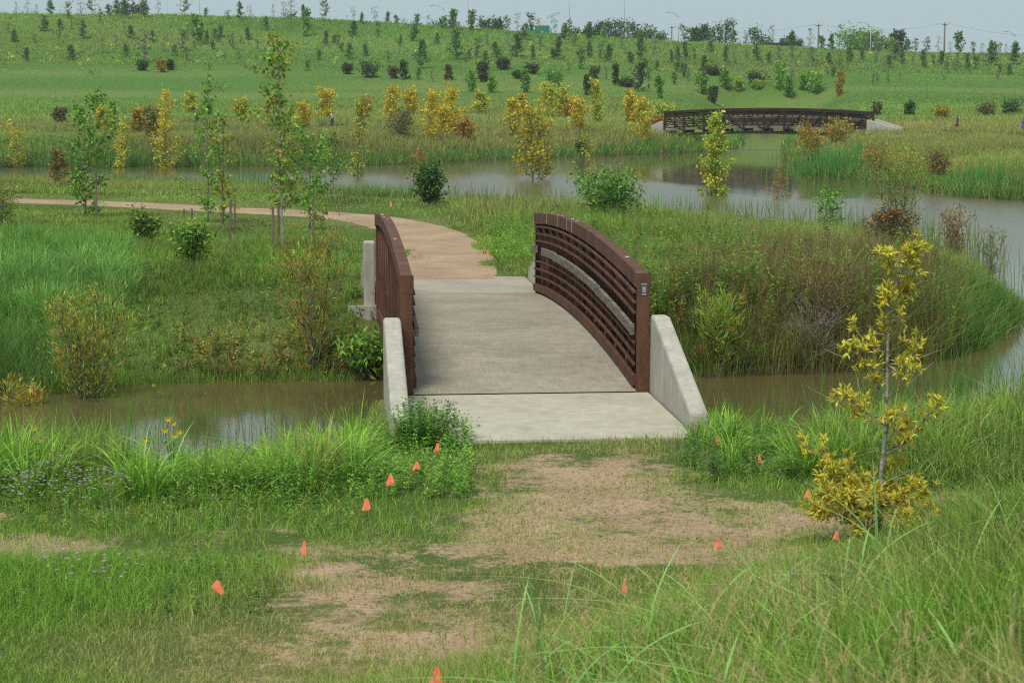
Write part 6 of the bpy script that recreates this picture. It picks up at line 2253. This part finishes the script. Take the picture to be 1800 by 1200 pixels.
# ------------------------------------------------------------------ road furniture beyond the crest
def lamp_post(label, x, yt, d, arm, r_=.11):
    rx, rz = ray(x, yt)
    gx_ = rx * d
    gz_ = hpt(gx_, d)
    H = CAM_Z + rz * d - gz_
    t = thing('street_lamp', label, 'lamp post', (gx_, d, gz_), 0, 'lamp posts beyond the crest')
    c = MB()
    c.tube([(0, 0, -.2), (0, 0, H * .5), (0, 0, H - .8)], [r_, r_ * .8, r_ * .6], 10)
    c.tube([(0, 0, 0), (0, 0, .5)], [.22, .2], 10)
    c.build('pole', M['galv'], t, smooth=True)
    c = MB()
    pts = [(0, 0, H - .85), (arm * .25, 0, H - .4), (arm * .6, 0, H - .08), (arm, 0, H + .02)]
    c.tube(pts, [.06, .055, .05, .045], 8)
    c.build('arm', M['galv'], t, smooth=True)
    c = MB()
    sg = 1 if arm > 0 else -1
    c.prism([(arm, -.14, H - .06), (arm, -.14, H + .10), (arm + .35 * sg, -.12, H + .12), (arm + .75 * sg, -.10, H + .04), (arm + .75 * sg, -.10, H - .04)], (0, 0, 0), (0, .26, 0))
    c.build('lamp_head', M['galv'], t, bevel=.02)


lamp_post('lamp post with left-facing arm right of the hazy rounded trees', 1193, 22, 345, -1.6)
lamp_post('lamp post with right-facing arm in front of the big dark crest tree', 1273, 36, 345, 1.6)
lamp_post('lamp post with left arm between two rounded crest trees', 1531, 40, 345, -1.6)
lamp_post('lamp post with left arm near the right edge', 1785, 56, 345, -1.3)
lamp_post('lamp post with left arm above the left middle of the crest', 781, 10, 350, -1.9)
lamp_post('lamp post with right arm just right of the road sign', 962, 24, 352, 1.6)


def utility_pole(label, x, yt, d):
    rx, rz = ray(x, yt)
    gx_ = rx * d
    gz_ = hpt(gx_, d)
    H = CAM_Z + rz * d - gz_
    t = thing('utility_pole', label, 'utility pole', (gx_, d, gz_), 0, 'utility poles beyond the crest')
    c = MB()
    c.tube([(0, 0, -.3), (0, 0, H)], [.17, .12], 10)
    c.build('pole', M['poleWood'], t, smooth=True)
    c = MB()
    c.beam((-.55, -.14, H - .35), (.55, -.14, H - .35), .09, .11)
    c.build('crossarm', M['poleWood'], t)
    for s in (-.5, .5):
        c = MB()
        c.tube([(s, -.14, H - .29), (s, -.14, H - .20), (s, -.14, H - .12)], [.03, .05, .025], 8)
        c.build('insulator', M['galv'], t)
    return Vector((gx_, d, gz_ + H))


ua = utility_pole('wooden utility pole on crest, taller and to the right', 1661, 40, 342)
ub = utility_pole('wooden utility pole on crest left of the wide rounded tree', 1439, 42, 342)
uc = utility_pole('short wooden utility pole on crest left of the first lamp post', 1181, 46, 420)


def wire(label, a, b_, sag):
    c = MB()
    pts = [a.lerp(b_, k / 24) - Vector((0, 0, sag * 4 * (k / 24) * (1 - k / 24))) for k in range(25)]
    c.tube(pts, [.018] * 25, 4)
    tag(c.build('power_line', M['wire']), label, 'wire')


wire('thin power line sagging between the two taller utility poles', ub + Vector((.5, -.14, -.12)), ua + Vector((-.5, -.14, -.12)), 1.1)
wire('thin power line running left from left tall utility pole', uc + Vector((.5, -.14, -.12)), ub + Vector((-.5, -.14, -.12)), 1.3)
wire('thin power line running off right from right tall utility pole', ua + Vector((.5, -.14, -.12)), ua + Vector((24, 6, -2.2)), .8)
for i, (x, yt, lb) in enumerate([(294, 4, 'slim grey post on the crest at left'), (823, -30, 'faint tall mast in the sky left of the dark full tree'), (1001, -30, 'faint tall mast in the sky right of the road sign'), (1098, -30, 'faint mast above the hazy rounded trees'), (350, -30, 'faint tall mast in sky at left')]):
    d = 345 if i == 0 else 640.0
    rx, rz = ray(x, yt)
    gz_ = hpt(rx * d, d)
    H = CAM_Z + rz * d - gz_
    t = thing('mast', lb, 'mast', (rx * d, d, gz_))
    c = MB()
    rr = .06 if i == 0 else .14
    c.tube([(0, 0, -.3), (0, 0, H * .6), (0, 0, H)], [rr, rr * .9, rr * .6], 8)
    c.build('pole', M['galv'], t, smooth=True)
    c = MB()
    c.tube([(0, 0, H), (0, 0, H + .6)], [rr * .3, rr * .15], 6)
    c.build('spike', M['galv'], t)

# road sign: green panel with a pale exit tab, a red shield and pale strokes too far off to read
d = 340.0
rx0, rzt = ray(931, 45.5)
rx1, rzb = ray(966, 60)
t = thing('road_sign', 'green highway sign with white tab above, half hidden by crest saplings', 'road sign', ((rx0 + rx1) / 2 * d, d, hpt((rx0 + rx1) / 2 * d, d)))
w_ = (rx1 - rx0) * d
zt, zb = CAM_Z + rzt * d - t.location.z, CAM_Z + rzb * d - t.location.z
c = MB()
c.box((0, 0, (zt + zb) / 2), (w_, .08, zt - zb))
pn = c.build('panel', plain('sign_green', (.01, .20, .14), .1), t, bevel=.02)
c = MB()
c.box((-w_ * .28, -.045, zt - .35 * (zt - zb)), (w_ * .10, .01, (zt - zb) * .25))
for xx in (.11, .17):
    c.box((w_ * xx, -.045, zb + (zt - zb) * .22), (w_ * .025, .01, (zt - zb) * .22))
c.build('lettering', plain('sign_white', (.6, .66, .64)), pn)
c = MB()
c.prism([(w_ * .02, -.05, zt - .3 * (zt - zb)), (w_ * .13, -.05, zt - .3 * (zt - zb)), (w_ * .13, -.05, zt - .5 * (zt - zb)), (w_ * .075, -.05, zt - .6 * (zt - zb)), (w_ * .02, -.05, zt - .5 * (zt - zb))], (0, 0, 0), (0, .012, 0))
c.build('shield', plain('sign_red', (.30, .06, .05)), pn)
tz0 = zt + .03
c = MB()
c.box((0.0, 0, tz0 + .36), (w_ * .56, .07, .72))
tb_ = c.build('exit_tab', plain('tab_white', (.55, .57, .55)), t, bevel=.02)
c = MB()
c.box((-w_ * .14, -.04, tz0 + .36), (w_ * .12, .01, .14))
c.build('lettering', plain('tab_grey', (.2, .2, .2)), tb_)
for s in (-.36, .36):
    c = MB()
    c.tube([(w_ * s, .12, -.3), (w_ * s, .12, zt + .1)], [.12, .12], 8)
    c.build('leg', M['galv'], t)


# dark pickup truck on the road behind the crest
def pickup():
    d = 325.0
    rx, rz = ray(1379, 84)
    gx_ = rx * d
    gz_ = CAM_Z + rz * d
    gz_ = max(gz_ - .25, hpt(gx_, d))
    t = thing('pickup_truck', 'dark pickup truck half hidden on the crest road', 'truck', (gx_, d, gz_), R(8))
    paint = plain('dark_paint', (.015, .025, .03), rough=.3)
    glass = plain('tinted_glass', (.10, .14, .15), rough=.1)
    black = plain('tyre_rubber', (.02, .02, .02), rough=.9)
    c = MB()
    prof = [(-2.6, 0, .45), (-2.65, 0, 1.0), (-.7, 0, 1.02), (-.55, 0, 1.75), (.75, 0, 1.75), (1.35, 0, 1.08), (2.5, 0, 1.0), (2.65, 0, .8), (2.65, 0, .45)]
    c.prism([(p_[0], -.9, p_[2]) for p_ in prof], (0, 0, 0), (0, 1.8, 0))
    c.build('body', paint, t, bevel=.05)
    c = MB()
    c.prism([(-.5, -.905, 1.12), (-.42, -.905, 1.66), (.68, -.905, 1.66), (1.12, -.905, 1.12)], (0, 0, 0), (0, .02, 0))
    c.build('side_window', glass, t)
    c = MB()
    c.prism([(-.5, .885, 1.12), (-.42, .885, 1.66), (.68, .885, 1.66), (1.12, .885, 1.12)], (0, 0, 0), (0, .02, 0))
    c.build('side_window', glass, t)
    for xx in (-1.65, 1.7):
        for yy in (-.8, .8):
            c = MB()
            c.tube([(xx, yy - .13, .38), (xx, yy + .13, .38)], [.38, .38], 18)
            wl = c.build('wheel', black, t)
            c = MB()
            c.tube([(xx, yy - .14, .38), (xx, yy + .14, .38)], [.2, .2], 12)
            c.build('rim', M['galv'], wl)
    c = MB()
    c.box((2.655, -.6, .85), (.03, .35, .18))
    c.build('headlight', plain('lamp_lens', (.6, .6, .58), rough=.2), t)
    c = MB()
    c.box((2.655, .6, .85), (.03, .35, .18))
    c.build('headlight', plain('lamp_lens', (.6, .6, .58), rough=.2), t)


pickup()

# ------------------------------------------------------------------ air
HAZE = 0.00022
hb = MB()
hb.box((0, 380, 32), (1400, 820, 74))
mh = bpy.data.materials.new('haze')
mh.use_nodes = True
nh = mh.node_tree
nh.nodes.clear()
ho = nh.nodes.new('ShaderNodeOutputMaterial')
pv = nh.nodes.new('ShaderNodeVolumePrincipled')
pv.inputs['Color'].default_value = (.85, .93, .97, 1)
pv.inputs['Density'].default_value = HAZE
nh.links.new(pv.outputs[0], ho.inputs['Volume'])
if HAZE > 0:
    tag(hb.build('haze', mh), 'thin pale summer haze over the far hill', 'haze', kind='stuff')
